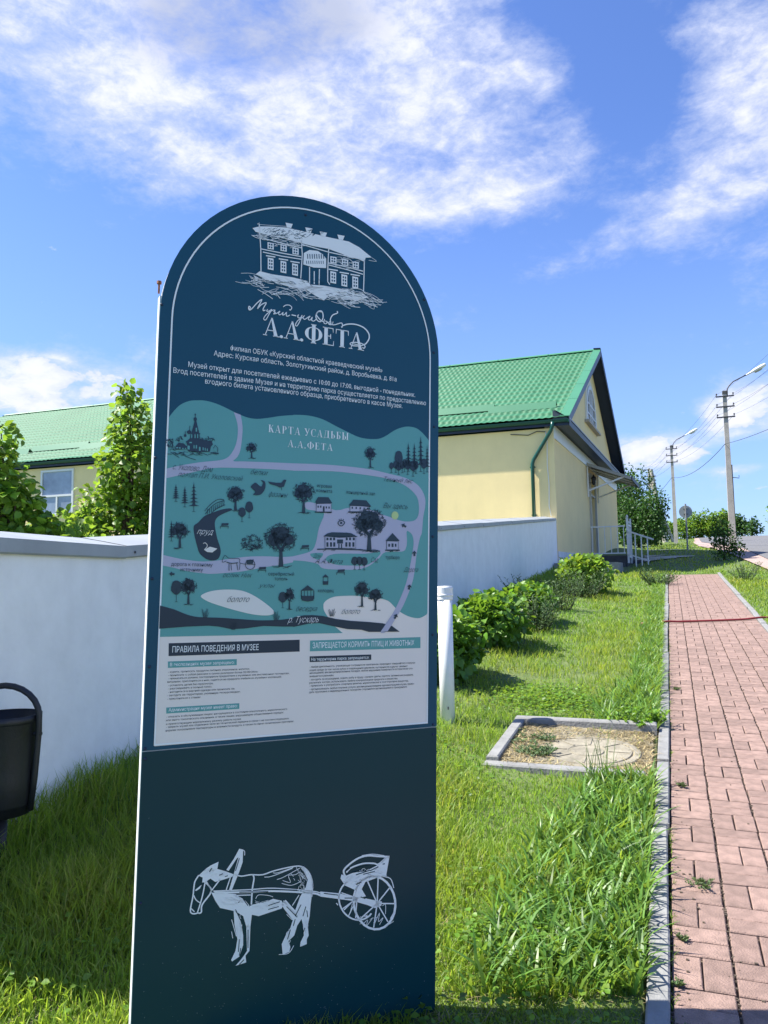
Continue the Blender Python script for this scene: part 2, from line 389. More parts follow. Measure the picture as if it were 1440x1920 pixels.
k = kerb('kerb_stone', -.135, 1.176, 20.62, .001, .0); bpy.data.objects.remove(k)
# ------------------------------------------------------------------ boundary wall
WX = -2.9; CY = 3.495; LA = math.radians(-9.7)
def wtop(y): return 1.71 + .0764*(y-CY)
fw_ = empty('boundary_wall', (WX, CY, 0), label='long whitewashed boundary wall with grey metal coping behind the board', cat='wall')
loc = lambda p: (p[0]-WX, p[1]-CY, p[2])
T_ = .26; YE = 21.26
def bend(p):                                   # p: (offset behind face, distance along from corner (neg = left leg), z)
    o, t = p
    if t >= 0: return (WX - o, CY + t)
    sx, sy = math.sin(LA), math.cos(LA)        # along direction; left leg runs backwards
    return (WX + t*sx - o*math.cos(LA), CY + t*sy + o*math.sin(LA)*1.0)
m = MB(); TS = [-1.85, -1.0, -.5] + [0] + list(np.arange(1, 17.7, 1)) + [YE-CY]
zt = lambda t: wtop(CY+max(t, 0)) - .055
v = []
for t in TS:
    for o in (0, T_):
        x, y = bend((o, t)); gz = g(x, y) - .4
        v += [loc((x, y, gz)), loc((x, y, zt(t)))]
f = []
for i in range(len(TS)-1):
    a_, b_ = i*4, i*4+4
    f += [[a_, b_, b_+1, a_+1], [a_+3, b_+3, b_+2, a_+2], [a_+1, b_+1, b_+3, a_+3]]
f += [[0, 1, 3, 2], [len(TS)*4-4, len(TS)*4-2, len(TS)*4-1, len(TS)*4-3]]
raw('plaster', v, f, WHITEWALL, fw_)
# coping sheets, each about 1.25 m, folded down over the face
edges = [-1.86, 0] + list(np.arange(1.25, 17.6, 1.25)) + [YE-CY-.01]
for i in range(len(edges)-1):
    t0, t1 = edges[i], edges[i+1]
    if t1 - t0 < .3: continue
    prof = [(-.022, -.078), (-.028, -.07), (-.030, -.008), (T_/2, .022), (T_+.03, .050), (T_+.03, -.06)]
    vv = []
    for t in (t0, t1):
        tt = t - (.012 if t == t1 and t1 != 0 else -0.0)
        for o, dz_ in prof:
            x, y = bend((o, tt if tt != 0 else (1e-6 if t0 == 0 else 0.0))) if not (t == 0) else (WX - o, CY + (-o*math.tan(LA/2)*-1 if False else 0))
            vv.append(loc((x, y, wtop(CY+max(t, 0)) + dz_ + (.003 if i % 2 else 0))))
    n = len(prof); ff = [[k, k+1, n+k+1, n+k] for k in range(n-1)]
    cp = raw('coping_sheet', vv, ff, ZINC, fw_)
    for t in (t0+.07, ):
        x, y = bend((-.031, t)); b = MB().lathe((0, 0, 0), [(.0, .004), (.006, .003), (.008, 0)], 8)
        mt = MB(); mt.add([loc((x+q[2], y+q[0], wtop(CY+max(t, 0))-.045+q[1])) for q in b.v], b.f); mt.build('rivet', STEEL, cp)
# ------------------------------------------------------------------ museum building
P0 = np.array([-2.89, 21.3, 1.71]); FA, GA = math.radians(-91.5), math.radians(2.5)
ES = np.array([math.sin(FA), math.cos(FA), 0]); ED = np.array([math.sin(GA), math.cos(GA), 0])
def B(s, d, z): return tuple(P0*np.array([1,1,0]) + ES*s + ED*d + np.array([0, 0, z]))
bd = empty('museum_building', (0, 0, 0), label='long yellow one-storey building with green tile-profile metal roof and gabled end', cat='building')
Bf = lambda p: B(*p)
DP = 15.6; SL = 36.0; RD = 7.9; EZ = 5.82; OV = .11; OS = .45; RZ = EZ + (RD+OV)*.512; RL = 28.4
m = MB().box((0, 0, 0), (SL, .3, 5.60), Bf)
m.box((0, DP-.3, 0), (SL, DP, 5.6), Bf).box((SL-.3, .31, 0), (SL, DP-.31, 5.6), Bf)
o = m.build('front_wall', YELLOW, bd)
# gable wall with door opening
D0, D1, DZ0, DZ1 = 6.62, 7.92, 2.13, 4.86
m = MB().box((0, .301, 0), (.3, D0, 5.6), Bf).box((0, D1, 0), (.3, DP-.301, 5.6), Bf).box((0, D0, DZ1), (.3, D1, 5.6), Bf).box((0, D0, 0), (.3, D1, DZ0-.02), Bf)
m.prism([B(0, .301, 5.601), B(0, DP-.301, 5.601), B(0, DP-.301, 5.72), B(0, RD, RZ-.12), B(0, .301, 5.72)], ES*.3)
m.build('gable_wall', YELLOW, bd)
MB().box((-.03, -.0, .8), (-.001, D0-.12, 2.14), Bf).build('plinth', PLINTH, bd)
# frieze band under the little pent roof
MB().box((-.035, .0, 5.30), (-.001, DP, 5.66), Bf).build('frieze_board', WHITEP, bd)
# roof: front slope with pressed tile relief
def slope(name, s0, smaxf, front=True, rows=19, pitch=.1833, relief=True):
    NS = 5 if relief else 1
    cols = np.arange(s0, SL+OS+.3, pitch/NS) if relief else np.linspace(s0, SL+OS+.3, 40)
    ts = []
    for r in range(rows):
        for q, h in ((0.0, .048), (.45, .022), (.975, .001)): ts.append(((r+q)/rows, h))
    ts = np.array(ts); CC, TT = np.meshgrid(cols, ts[:, 0]); HH = np.repeat(ts[:, 1][:, None], len(cols), 1)
    CC2 = np.minimum(CC, smaxf(TT)); W = (.5+.5*np.cos(2*np.pi*CC/pitch))**1.2*.019 + .007*((CC//1.1) % 2) if relief else 0
    cut = (CC > smaxf(TT)); H = np.where(cut, 0, W + HH)
    run = RD + OV; D = -OV + TT*run; Zz = EZ + TT*run*.512
    nrm = np.array([-.456, .89]);
    D = D + nrm[0]*H; Zz = Zz + nrm[1]*H
    if not front: D = DP - D
    P = (P0*np.array([1,1,0]))[None, None] + ES*CC2[..., None] + ED*D[..., None] + np.array([0, 0, 1.])*Zz[..., None]
    J = np.arange(P.shape[0]*P.shape[1]).reshape(P.shape[:2]); f = np.stack([J[:-1,:-1], J[:-1,1:], J[1:,1:], J[1:,:-1]], -1).reshape(-1, 4)
    keep = (~cut)[:-1,:-1].reshape(-1); f = f[keep]
    if front: f = f[:, ::-1]
    return raw(name, P.reshape(-1, 3), f.copy(), ROOF, bd, False)
hipf = lambda t: RL + (1-t)*(SL + .3 - RL)
rf = slope('roof', -OS+.1, hipf)
r2 = slope('rear_roof', -OS+.1, hipf, False, 14, relief=False)
MB().prism([B(RL, RD, RZ), B(SL+.3, -OV, EZ), B(SL+.3, DP+OV, EZ)], (0, 0, -.03)).build('hip_roof', ROOF, bd)
# ridge cap pieces
s = -OS
while s < RL:
    e_ = min(s+1.95, RL); mb = MB(); pr_ = [(-.16, -.075), (-.09, .0), (-.04, .04), (0, .052), (.04, .04), (.09, .0), (.16, -.075)]
    v = [B(q, RD+a_, RZ+.045+b_) for q in (s, e_-.02) for a_, b_ in pr_]; n = 7
    mb.add(v, [[k, n+k, n+k+1, k+1] for k in range(n-1)]); mb.build('ridge_cap', ROOFTRIM, rf, True, False); s = e_
# rake (verge) trim, barge face, soffit
def rk_pt(t, s, h, front=True):
    run = RD+OV; d = -OV + t*run; z = EZ + t*run*.512 + h
    return B(s, d if front else DP-d, z)
for fr in (True, False):
    n = 5
    for i in range(n):
        a_, b_ = i/n, (i+1)/n-.003
        m = MB().prism([rk_pt(a_, -OS-.02, .055, fr), rk_pt(a_, -OS+.24, .075, fr), rk_pt(b_, -OS+.24, .075, fr), rk_pt(b_, -OS-.02, .055, fr)], (0, 0, .022))
        m.build('verge_trim', ROOFTRIM if fr else NAVYSOF, rf if fr else r2)
    MB().prism([rk_pt(0, -OS-.018, -.17, fr), rk_pt(1, -OS-.018, -.17, fr), rk_pt(1, -OS-.018, .054, fr), rk_pt(0, -OS-.018, .054, fr)], ES*.016).build('barge_board', mat('barge', (.10,.12,.17), .5, .1, 5) if fr else NAVYSOF, bd)
    MB().prism([rk_pt(0, -OS+.0, -.05, fr), rk_pt(1, -OS+.0, -.05, fr), rk_pt(1, .05, -.05, fr), rk_pt(0, .05, -.05, fr)], (0, 0, -.03)).build('soffit', NAVYSOF, bd)
MB().box((-OS+.02, -OV+.01, EZ-.17), (SL+.28, 0.0, EZ-.14), Bf).build('soffit', NAVYSOF, bd)
MB().box((-OS+.02, -OV-.012, EZ-.19), (SL+.3, -OV+.009, EZ-.01), Bf).build('fascia', NAVYSOF, bd)
# gutter
v = []; npf = 9
for s in (-OS+.0, SL+.3):
    for k in range(npf):
        a_ = math.pi*k/(npf-1); v.append(B(s, -OV-.062-.05*math.cos(a_), EZ-.03-.085*math.sin(a_)))
gt = raw('gutter', v, [[k, k+1, npf+k+1, npf+k] for k in range(npf-1)], DKGREEN, bd, True)
MB().box((-OS, -OV-.116, EZ-.032), (SL+.3, -OV-.110, EZ-.022), Bf).build('gutter_lip', DKGREEN, gt)
dpipe = MB().tube([B(-.02, -OV-.08, EZ-.08), B(-.0, -OV-.07, EZ-.22), B(.05, -OV-.03, EZ-.32), B(.56, -.10, EZ-1.10), B(.60, -.09, EZ-1.22), B(.60, -.09, 2.9)], .052, 12).build('downpipe', DKGREEN, bd, True)
MB().tube([B(.22, -.02, 5.5), B(.18, -.03, 5.3), B(.2, -.03, 4.6), B(.17, -.03, 4.0), B(.19, -.03, 3.4), B(.14, -.03, 3.12)], .012, 6).build('cable', WHITEP, bd, True)
MB().tube([B(1.2, -.03, 5.50), B(.7, -.03, 5.44), B(.45, -.03, 5.53), B(.22, -.03, 5.5)], .012, 6).build('cable', STEEL, bd, True)
for z in (3.15, 4.5): MB().box((.53, -.09, z), (.67, 0.0, z+.03), Bf).build('pipe_bracket', DKGREEN, dpipe)
# snow guards
s = 0.05; k = 0
for ln, dd in [(2.0, .85), (2.7, 1.12), (2.6, .85), (2.6, 1.12), (2.6, .85), (2.7, 1.12), (2.6, .85), (2.6, 1.12), (2.5, .85), (2.5, 1.12), (2.6, .85), (2.6, 1.12)]:
    z = EZ+(dd+OV)*.512; m = MB()
    m.prism([B(s, dd-.06, z+.03), B(s+ln, dd-.06, z+.03), B(s+ln, dd+.03, z+.25), B(s, dd+.03, z+.25)], tuple(ED*.006))
    m.prism([B(s, dd+.037, z+.25), B(s+ln, dd+.037, z+.25), B(s+ln, dd+.2, z+.15), B(s, dd+.2, z+.15)], (0, 0, -.004))
    m.build('snow_guard', ROOFTRIM, rf); s += ln - .12
# pent roof across the gable (dark corrugated), butting the wall
cz = MB(); nseg = 90
v = []; f = []
for i in range(nseg+1):
    d = -.1 + (DP+.3)*i/nseg; h = .02*(i % 2)
    v += [B(-.004, d, 6.13+h), B(-.46, d, 5.83+h)]
for i in range(nseg): f.append([2*i, 2*i+1, 2*i+3, 2*i+2])
cz.add(v, f); cz.build('pent_roof', NAVYSOF, bd, False, False)
MB().prism([B(-.004, -.08, 6.10), B(-.455, -.08, 5.80), B(-.455, -.08, 5.62), B(-.43, -.08, 5.62), B(-.43, -.08, 5.70), B(-.004, -.08, 5.70)], ED*(DP+.2)).build('pent_soffit', mat('pent_grey', (.05,.065,.08), .5, .1, 4), bd)
MB().prism([B(-.47, -.1, 5.80), B(-.475, -.1, 5.80), B(-.475, -.1, 5.84), B(-.47, -.1, 5.84)], ED*(DP+.3)).build('pent_edge', ZINC, bd)
# arched gable window
WC, WR, WZ = 7.75, 1.2, 7.0
def arch(r, z0, z1, n=14, s=0):
    return [(WC-r, z0)] + [(WC-r*math.cos(math.pi*k/n), z1+r*math.sin(math.pi*k/n)) for k in range(n+1)] + [(WC+r, z0)]
win = MB().prism([B(-.012, d, z) for d, z in arch(1.12, WZ, WZ+.35)], ES*.01).build('window', GLASS, bd)
def ring(mb, r0, r1, z0, zc, s0, s1, n=14):
    A_, B_ = arch(r0, z0, zc, n), arch(r1, z0, zc, n)
    for i in range(len(A_)-1):
        q = [A_[i], A_[i+1], B_[i+1], B_[i]]; mb.prism([B(s0, d, z) for d, z in q], ES*(s1-s0))
    return mb
ring(MB(), 1.06, 1.2, WZ, WZ+.35, -.06, -.001).build('window_frame', FRAMEW, win)
ring(MB(), 1.201, 1.42, WZ, WZ+.35, -.03, -.001).build('window_surround', mat('cream_surround', (.74,.70,.58), .8, .04, 4), win)
for d0 in (-.36, .36): MB().box((-.05, WC+d0-.03, WZ+.001), (-.013, WC+d0+.03, WZ+1.33), Bf).build('muntin', FRAMEW, win)
MB().box((-.052, WC-.03, WZ+.001), (-.013, WC+.03, WZ+1.49), Bf).build('muntin', FRAMEW, win)
for z in (.36, .75): MB().box((-.048, WC-1.05, WZ+z), (-.013, WC+1.05, WZ+z+.05), Bf).build('muntin', FRAMEW, win)
MB().box((-.16, WC-1.6, WZ-.09), (-.001, WC+1.6, WZ-.002), Bf).build('window_sill', mat('sill_stone', (.42,.38,.33), .8, .1, 6), win)
# facade windows
for s0 in (16.62, 20.2, 23.8):
    w = MB().box((s0, -.012, 3.95), (s0+1.3, -.002, 5.44), Bf).build('window', mat('facade_glass', (.25,.30,.38), .12, .3, 1.5, spec=1.0) if s0 < 17 else bpy.data.materials['facade_glass'], bd)
    fr = MB().box((s0-.07, -.05, 3.88), (s0, -.001, 5.51), Bf).box((s0+1.3, -.05, 3.88), (s0+1.37, -.001, 5.51), Bf).box((s0, -.05, 5.44), (s0+1.3, -.001, 5.51), Bf).box((s0, -.05, 3.88), (s0+1.3, -.001, 3.95), Bf).box((s0, -.048, 4.55), (s0+1.3, -.013, 4.62), Bf).box((s0+.62, -.046, 3.951), (s0+.68, -.013, 4.549), Bf)
    fr.build('window_frame', FRAMEW, w)
# door, canopy
dr = MB().box((.16, D0+.06, DZ0+.01), (.2, D1-.06, 4.3), Bf).build('door', DOORM, bd)
MB().box((.14, D0+.2, 3.1), (.159, D1-.22, 4.25), Bf).build('door_glass', mat('frosted', (.30,.36,.37), .25), dr)
MB().box((.10, D1-.18, 3.0), (.158, D1-.14, 3.3), Bf).build('handle', STEEL, dr)
for z in (2.45, 3.9): MB().box((.12, D1-.1, z), (.158, D1-.06, z+.16), Bf).build('hinge', STEEL, dr)
MB().box((-.07, D0-.11, DZ0), (.0, D0-.001, 5.0), Bf).box((-.07, D1+.001, DZ0), (-.001, D1+.11, 5.0), Bf).box((-.07, D0-.11, 5.001), (-.001, D1+.11, 5.10), Bf).box((-.03, D0+.0, 4.32), (.19, D1-.0, 4.38), Bf).box((.16, D0+.02, 4.381), (.19, D1-.02, 4.85), Bf).build('door_frame', mat('beige_frame', (.48,.46,.40), .5, .05, 4), bd)
cn = MB().prism([B(-.04, 6.0, 5.36), B(-1.5, 6.0, 4.78), B(-1.5, 8.8, 4.78), B(-.04, 8.8, 5.36)], (0, 0, .035)).build('canopy', mat('canopy_sheet', (.24,.235,.21), .6, .1, 3), bd)
MB().prism([B(-1.5, 5.97, 4.72), B(-1.5, 5.97, 4.83), B(-.04, 5.97, 5.41), B(-.04, 5.97, 5.30)], ED*.028).build('canopy_edge', mat('canopy_edge', (.36,.35,.31), .5), cn)
MB().prism([B(-1.5, 8.802, 4.72), B(-1.5, 8.802, 4.83), B(-.04, 8.802, 5.41), B(-.04, 8.802, 5.30)], ED*.028).build('canopy_edge', bpy.data.materials['canopy_edge'], cn)
MB().box((-1.54, 5.97, 4.70), (-1.502, 8.83, 4.84), Bf).build('canopy_edge', NAVYSOF, cn)
for d in (6.05, 8.7): MB().bar(B(-.04, d, 4.42), B(-1.25, d, 4.84), .055).bar(B(-.045, d, 4.2), B(-.045, d, 5.28), .05).build('brace', WHITEP, cn)
for d in (6.9, 7.9): MB().bar(B(-.05, d, 5.28), B(-1.48, d, 4.74), .05, .04).build('rafter', WHITEP, cn)
# wall lantern
ln = empty('wall_lantern', B(-.1, 6.35, 4.85), label='black wrought wall lantern under the door canopy', cat='lantern')
lo = np.array(B(-.1, 6.35, 4.85)); L_ = lambda q: tuple(np.array(q)-lo)
MB().tube([L_(B(-.01, 6.35, 4.75)), L_(B(-.12, 6.35, 4.72)), L_(B(-.2, 6.35, 4.85)), L_(B(-.2, 6.35, 5.02))], .012, 6).tube([L_(B(-.012, 6.35, 4.65)), L_(B(-.012, 6.35, 5.08))], .022, 6).build('bracket', BLACKP, ln)
MB().lathe(L_(B(-.2, 6.35, 4.82)), [(.03, -.17), (.05, -.14), (.085, .06), (.10, .065), (.04, .14), (.012, .2)], 6).build('lamp_body', BLACKP, ln)
# concrete apron, steps, railings
MB().prism([(-2.86, 20.25, 1.3), (-1.30, 20.75, 1.3), (-1.25, 22.4, 1.3), (-2.7, 22.2, 1.3)], (0, 0, .50)).build('apron_slab', CONC, tag(empty('concrete_apron', label='low grey concrete slab at the corner of the yellow building', cat='slab')))
st = empty('entrance_steps', label='dark stone steps and landing below the grey side door', cat='steps')
MB().box((-1.25, 5.95, 1.5), (-.032, 8.9, 2.12), Bf).build('landing', CONCD, st)
for k, z in enumerate((1.97, 1.82)): MB().box((-1.30-.30*k-.3, 7.2, 1.4), (-1.251-.30*k, 8.9, z), Bf).build('step', CONCD, st)
for k, z in enumerate((2.0, 1.86)): MB().box((-1.20, 5.949-.22*(k+1), 1.4), (-.032, 5.949-.22*k, z), Bf).build('step', CONCD, st)
rl = empty('landing_railing', label='white metal railing with upright bars along the entrance landing', cat='railing')
r_ = MB().bar(B(-.08, 6.0, 3.13), B(-1.22, 6.0, 3.13), .045).bar(B(-.08, 6.0, 2.2), B(-1.22, 6.0, 2.2), .04).build('rail', WHITEP, rl)
for k in range(6): MB().bar(B(-.12-.21*k, 6.0, 2.2), B(-.12-.21*k, 6.0, 3.11), .025).build('baluster', WHITEP, rl)
pn = empty('ramp_railing', label='ornate white railing panel and sloping handrail beside the entrance steps', cat='railing')
for d, z1 in ((6.0, 3.42), (7.1, 3.36)):
    MB().bar(B(-1.3, d, 1.85), B(-1.3, d, z1), .07).lathe(B(-1.3, d, z1), [(.02, 0), (.045, .03), (.03, .07), (.0, .1)], 8).build('post', WHITEP, pn)
MB().bar(B(-1.3, 6.04, 3.16), B(-1.3, 7.06, 3.16), .05).bar(B(-1.3, 6.04, 2.06), B(-1.3, 7.06, 2.06), .05).bar(B(-1.3, 6.04, 3.3), B(-1.3, 7.06, 3.26), .03).build('rail', WHITEP, pn)
for k in range(5): MB().bar(B(-1.3, 6.2+.18*k, 2.08), B(-1.3, 6.2+.18*k, 3.14), .028).build('baluster', WHITEP, pn)
MB().bar(B(-1.3, 5.95, 2.95), B(-2.15, 5.62, 2.62), .05).bar(B(-1.3, 5.95, 2.15), B(-2.0, 5.7, 1.9), .035).build('handrail', WHITEP, pn)
for s, d, z1 in ((-1.55, 5.86, 2.86), (-1.75, 5.78, 2.78), (-1.95, 5.70, 2.70)): MB().bar(B(s, d, 1.6), B(s, d, z1), .04).build('post', WHITEP, pn)
# ------------------------------------------------------------------ information board
_p = (-1.229910, 1.509455, 0.0, 0.8186226, 0.008445942, 0.02879196)
_k = 1.117
_u0 = np.array([math.cos(_p[3]), math.sin(_p[3]), 0]); _n0 = np.array([math.sin(_p[3]), -math.cos(_p[3]), 0]); _w0 = np.array([0, 0, 1.])
_w1 = _w0*math.cos(_p[4]) + _n0*math.sin(_p[4]); SN = _n0*math.cos(_p[4]) - _w0*math.sin(_p[4])
SU = _u0*math.cos(_p[5]) - _w1*math.sin(_p[5]); SW = _u0*math.sin(_p[5]) + _w1*math.cos(_p[5])
SO = CAM + _k*(np.array(_p[:3]) - CAM); WB = .812180*_k; HC = 2.165509*_k; VB = .285*_k; VJ = None
board = bpy.data.objects.new('information_board', None); COL.objects.link(board); board.empty_display_size = .1
base = SO + SW*VB
Mx = Matrix.Identity(4)
for i in range(3): Mx[i][0] = SU[i]; Mx[i][1] = -SN[i]; Mx[i][2] = SW[i]; Mx[i][3] = base[i]
board.matrix_world = Mx
tag(board, 'tall arched navy museum information board with an illustrated estate map', 'sign')
def uv(x, y):                                  # a point of the photographed print -> metres on the board face
    d = ray(x, y); t = np.dot(SN, SO-CAM)/np.dot(SN, d); q = CAM + d*t - SO
    return float(q@SU), float(q@SW) - VB
HCb = HC - VB; R_ = WB/2
def face(k): return -.0004*k
# panels
VJ = (uv(262, 1405)[1] + uv(814.5, 1367.5)[1])/2
def archpoly(r, z0, n=40): return [(R_-r, z0)] + [(R_-r*math.cos(math.pi*k/n), HCb+r*math.sin(math.pi*k/n)) for k in range(n+1)] + [(R_+r, z0)]
P2 = lambda pts, y: [(a_, y, b_) for a_, b_ in pts]
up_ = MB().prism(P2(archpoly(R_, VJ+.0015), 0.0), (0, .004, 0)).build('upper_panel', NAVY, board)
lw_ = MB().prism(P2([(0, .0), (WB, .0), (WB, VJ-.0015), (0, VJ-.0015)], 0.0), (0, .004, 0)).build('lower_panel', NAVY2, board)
MB().prism(P2(archpoly(R_-.002, .002), 0.0045), (0, .0015, 0)).build('panel_core', PR['pale'], board)
PT = uv(297, 552)[1]
for x0 in (0.0, WB-.04): MB().box((x0+.001 if x0 else -.001, .0062, -.05), (x0+.039 if x0 else .04, .034, PT)).build('side_post', WHITEP, board)
MB().prism(P2(archpoly(R_-.001, .0), 0.0345), (0, .004, 0)).build('back_panel', WHITEP, board)
for z in (.05, VJ, PT-.06): MB().box((.041, .0062, z-.02), (WB-.041, .034, z+.02)).build('cross_rail', WHITEP, board)
MB().cbox((-.05, -.03, -.28), (WB+.02, .12, -.004), .01).build('footing', CONC, board)
bolts = [(303, 571), (573, 403), (795, 562), (813, 661), (291, 858), (814, 800), (811, 1006), (285, 1085), (812, 1358), (812, 1377), (272, 1404), (272, 1423), (811, 1604), (263, 1694), (811, 1190), (280, 1250)]
for x, y in bolts:
    a_, b_ = uv(x, y); q = MB().lathe((0, 0, 0), [(0, .0035), (.0028, .003), (.0045, .0)], 10)
    mb = MB(); mb.add([(a_+p[0], -p[2]-.0001, b_+p[1]) for p in q.v], q.f); mb.build('bolt', NAVYSOF, board)
a_, b_ = uv(303.5, 527); MB().tube([(a_-.004, .02, b_-.03), (a_-.004, .02, b_)], .003, 8).lathe((a_-.004, .02, b_-.002), [(0, .0), (.007, .0), (.007, .008), (0, .009)], 6).build('bolt', mat('rust', (.22,.09,.05), .8, .3, 30), board)
# --- drawing tools (photo pixels in, flat print out)
def spl(pts, n=5, closed=False):
    P = np.array(pts, float); out = []
    m_ = len(P)
    for i in range(m_ if closed else m_-1):
        p0 = P[(i-1) % m_] if closed or i > 0 else P[0]; p1 = P[i]; p2 = P[(i+1) % m_]; p3 = P[(i+2) % m_] if closed or i+2 < m_ else P[-1]
        for t in np.arange(n)/n: out.append(.5*((2*p1)+(-p0+p2)*t+(2*p0-5*p1+4*p2-p3)*t*t+(-p0+3*p1-3*p2+p3)*t**3))
    if not closed: out.append(P[-1])
    return out
class Ink:                                     # collects strokes and fills into one flat print
    def __init__(s, layer): s.m = MB(); s.y = face(layer); s.k = 0
    def _put(s, pts, f):
        s.m.add([(a_, s.y, b_) for a_, b_ in (uv(*p) for p in pts)], f)
    def fill(s, pts, smooth_=False):
        q = spl(pts, 4, True) if smooth_ else pts; s._put(q, [list(range(len(q)))]); return s
    def line(s, pts, w=1.0, sm=True, taper=False):
        P = np.array(spl(pts, 4) if sm and len(pts) > 2 else pts, float); n = len(P); L, R = [], []
        for i in range(n):
            t = P[min(i+1, n-1)] - P[max(i-1, 0)]; t = t/(np.linalg.norm(t)+1e-9); nn = np.array([-t[1], t[0]])
            ww = w/2*(1 if not taper else (.25+.75*math.sin(math.pi*(i+.5)/n))); L.append(P[i]+nn*ww); R.append(P[i]-nn*ww)
        s._put(L+R, [[i, i+1, n+i+1, n+i] for i in range(n-1)]); return s
    def scrib(s, cx, cy, rx, ry, n=30, w=.8, ln=5, fillk=0.0, sl=None):
        for _ in range(n):
            a_ = rng.uniform(0, 2*math.pi); r = math.sqrt(rng.uniform(0, 1)); x, y = cx+rx*r*math.cos(a_), cy+ry*r*math.sin(a_)
            d = rng.uniform(0, math.pi) if sl is None else sl+rng.normal(0, .25); l = ln*rng.uniform(.4, 1); k = rng.uniform(-.4, .4)
            s.line([(x-l*math.cos(d)/2, y-l*math.sin(d)/2), (x+k*l*.4, y-k*l*.3), (x+l*math.cos(d)/2, y+l*math.sin(d)/2)], w*rng.uniform(.6, 1.3))
        return s
    def build(s, name, m, parent):
        o = raw(name, s.m.v, s.m.f, m, parent)
        if name in ('drawing_detail', 'dust_specks'): o['kind'] = 'stuff'
        return o
# white border line
lx0, lx1 = uv(315, 710)[0], uv(806, 710)[0]; tk = .0045; rr = (lx1-lx0)/2
zb = (uv(287.5, 1398.6)[1]+uv(803.6, 1355.8)[1])/2
A_ = [(lx0, zb)] + [(R_-rr*math.cos(math.pi*k/48), HCb-.004+rr*math.sin(math.pi*k/48)) for k in range(49)] + [(lx1, zb)]
Bq = [(lx0+tk, zb+tk)] + [(R_-(rr-tk)*math.cos(math.pi*k/48), HCb-.004+(rr-tk)*math.sin(math.pi*k/48)) for k in range(49)] + [(lx1-tk, zb+tk)]
n = len(A_); raw('border_line', P2(A_, face(4)) + P2(Bq, face(4)), [[i, i+1, n+i+1, n+i] for i in range(n-1)] + [[n-1, 0, n, 2*n-1]], PR['white'], board)
# lower grey field and the map
def clampx(pts, ):
    out = []
    for x, y in pts:
        a_, b_ = uv(x, y); out.append((min(max(a_, lx0+.002), lx1-.002), b_))
    return out
def field(name, pts, layer, m, parent, sm=False):
    q = spl(pts, 4, True) if sm else pts
    return raw(name, P2(clampx(q), face(layer)), [list(range(len(q)))], m, parent)
ZA = lambda L: [(290+x/4.174, 740+y/4.174) for x, y in L]
ZB_ = lambda L: [(550+x/4.175, 740+y/4.175) for x, y in L]
rules = field('rules_print', [(280, 1193)] + ZB_([(235, 1866), (235, 1560), (1080, 1560)]) + [(815, 1354), (280, 1400)], 1, PR['grey'], board)
mp = field('map_print', ZA(spl([(85,215),(140,140),(200,80),(270,50),(330,45),(400,48),(480,70),(560,105),(650,150),(730,180),(800,190),(880,183),(980,168),(1085,160)], 3)) +
    ZB_(spl([(0,158),(80,160),(160,172),(240,198),(330,245),(420,290),(500,328),(570,345),(660,347),(720,325),(790,280),(850,257),(900,250),(960,262),(1010,300),(1075,375)], 3)) +
    ZB_(spl([(1080,1690),(1020,1735),(970,1750),(900,1735),(835,1700),(790,1660),(750,1620),(700,1600),(620,1590),(500,1575),(400,1575),(320,1582),(265,1605),(235,1640),(240,1690),(270,1740),(300,1790),(385,1866)], 3)) + [(285, 1194.5)], 2, PR['teal'], board)
road_p = ZA(spl([(80,582),(200,555),(350,530),(500,515),(560,498),(600,460),(635,390),(650,300),(645,220),(618,137)], 3)) + ZA(spl([(672,158),(687,250),(682,350),(668,440),(645,490),(615,520),(700,523),(900,530),(1085,538)], 3)) + \
    ZB_(spl([(0,538),(200,545),(400,560),(600,585),(750,620),(870,650),(950,690),(1000,740),(1030,810),(1030,880),(1015,960),(1005,1080),(990,1120),(965,1240),(945,1400),(920,1500),(860,1650),(800,1750),(735,1852),(680,1856),(760,1740),(820,1630),(880,1480),(910,1350),(930,1240),(940,1160),(930,1100),(900,1070),(885,1075),(888,1150),(880,1200),(850,1228),(720,1232),(670,1280),(600,1335),(540,1360),(480,1370),(300,1368),(220,1355),(190,1325),(100,1305),(0,1297)], 3)) + \
    ZA(spl([(1080,1312),(960,1335),(850,1352),(700,1380),(600,1392),(450,1402),(380,1398),(250,1380),(150,1355),(50,1335)], 3)) + ZA(spl([(55,1252),(200,1285),(350,1305),(450,1302),(550,1290),(700,1270),(850,1265),(1000,1270),(1085,1265)], 3)) + \
    ZB_(spl([(0,1264),(80,1245),(150,1215),(180,1140),(200,1040),(240,930),(170,908),(100,895),(95,845),(170,850),(330,905),(440,885),(600,900),(700,940),(760,960),(850,990),(920,992),(960,975),(980,930),(980,850),(960,790),(900,730),(830,690),(700,650),(500,620),(300,600),(0,596)], 3)) + ZA(spl([(1080,594),(900,583),(600,572),(450,575),(330,600),(200,630),(80,656)], 3))
field('road_print', road_p, 3, PR['lilac'], mp)
field('garden_print', ZB_([(250,1290),(320,1247),(560,1245),(680,1232),(640,1290),(570,1335),(470,1338),(330,1330)]), 4, PR['teal'], mp, True)
field('garden_print', ZB_([(135,1245),(230,1242),(200,1290),(150,1275)]), 4, PR['teal'], mp, True)
field('river_print', ZA(spl([(40,1650),(150,1680),(250,1720),(340,1740),(500,1745),(650,1755),(800,1765),(900,1765),(1000,1760),(1085,1748)], 3)) + ZB_([(0,1742),(80,1727),(150,1725),(230,1732),(330,1755),(450,1770),(600,1780),(700,1790),(770,1810),(830,1855),(590,1857),(530,1840),(420,1835),(300,1810),(200,1788),(120,1792),(0,1818)]) + ZA([(1080,1815),(1000,1815),(850,1810),(700,1830),(600,1835),(500,1815),(420,1808),(250,1815),(120,1825),(30,1832)]), 5, PR['deep'], mp)
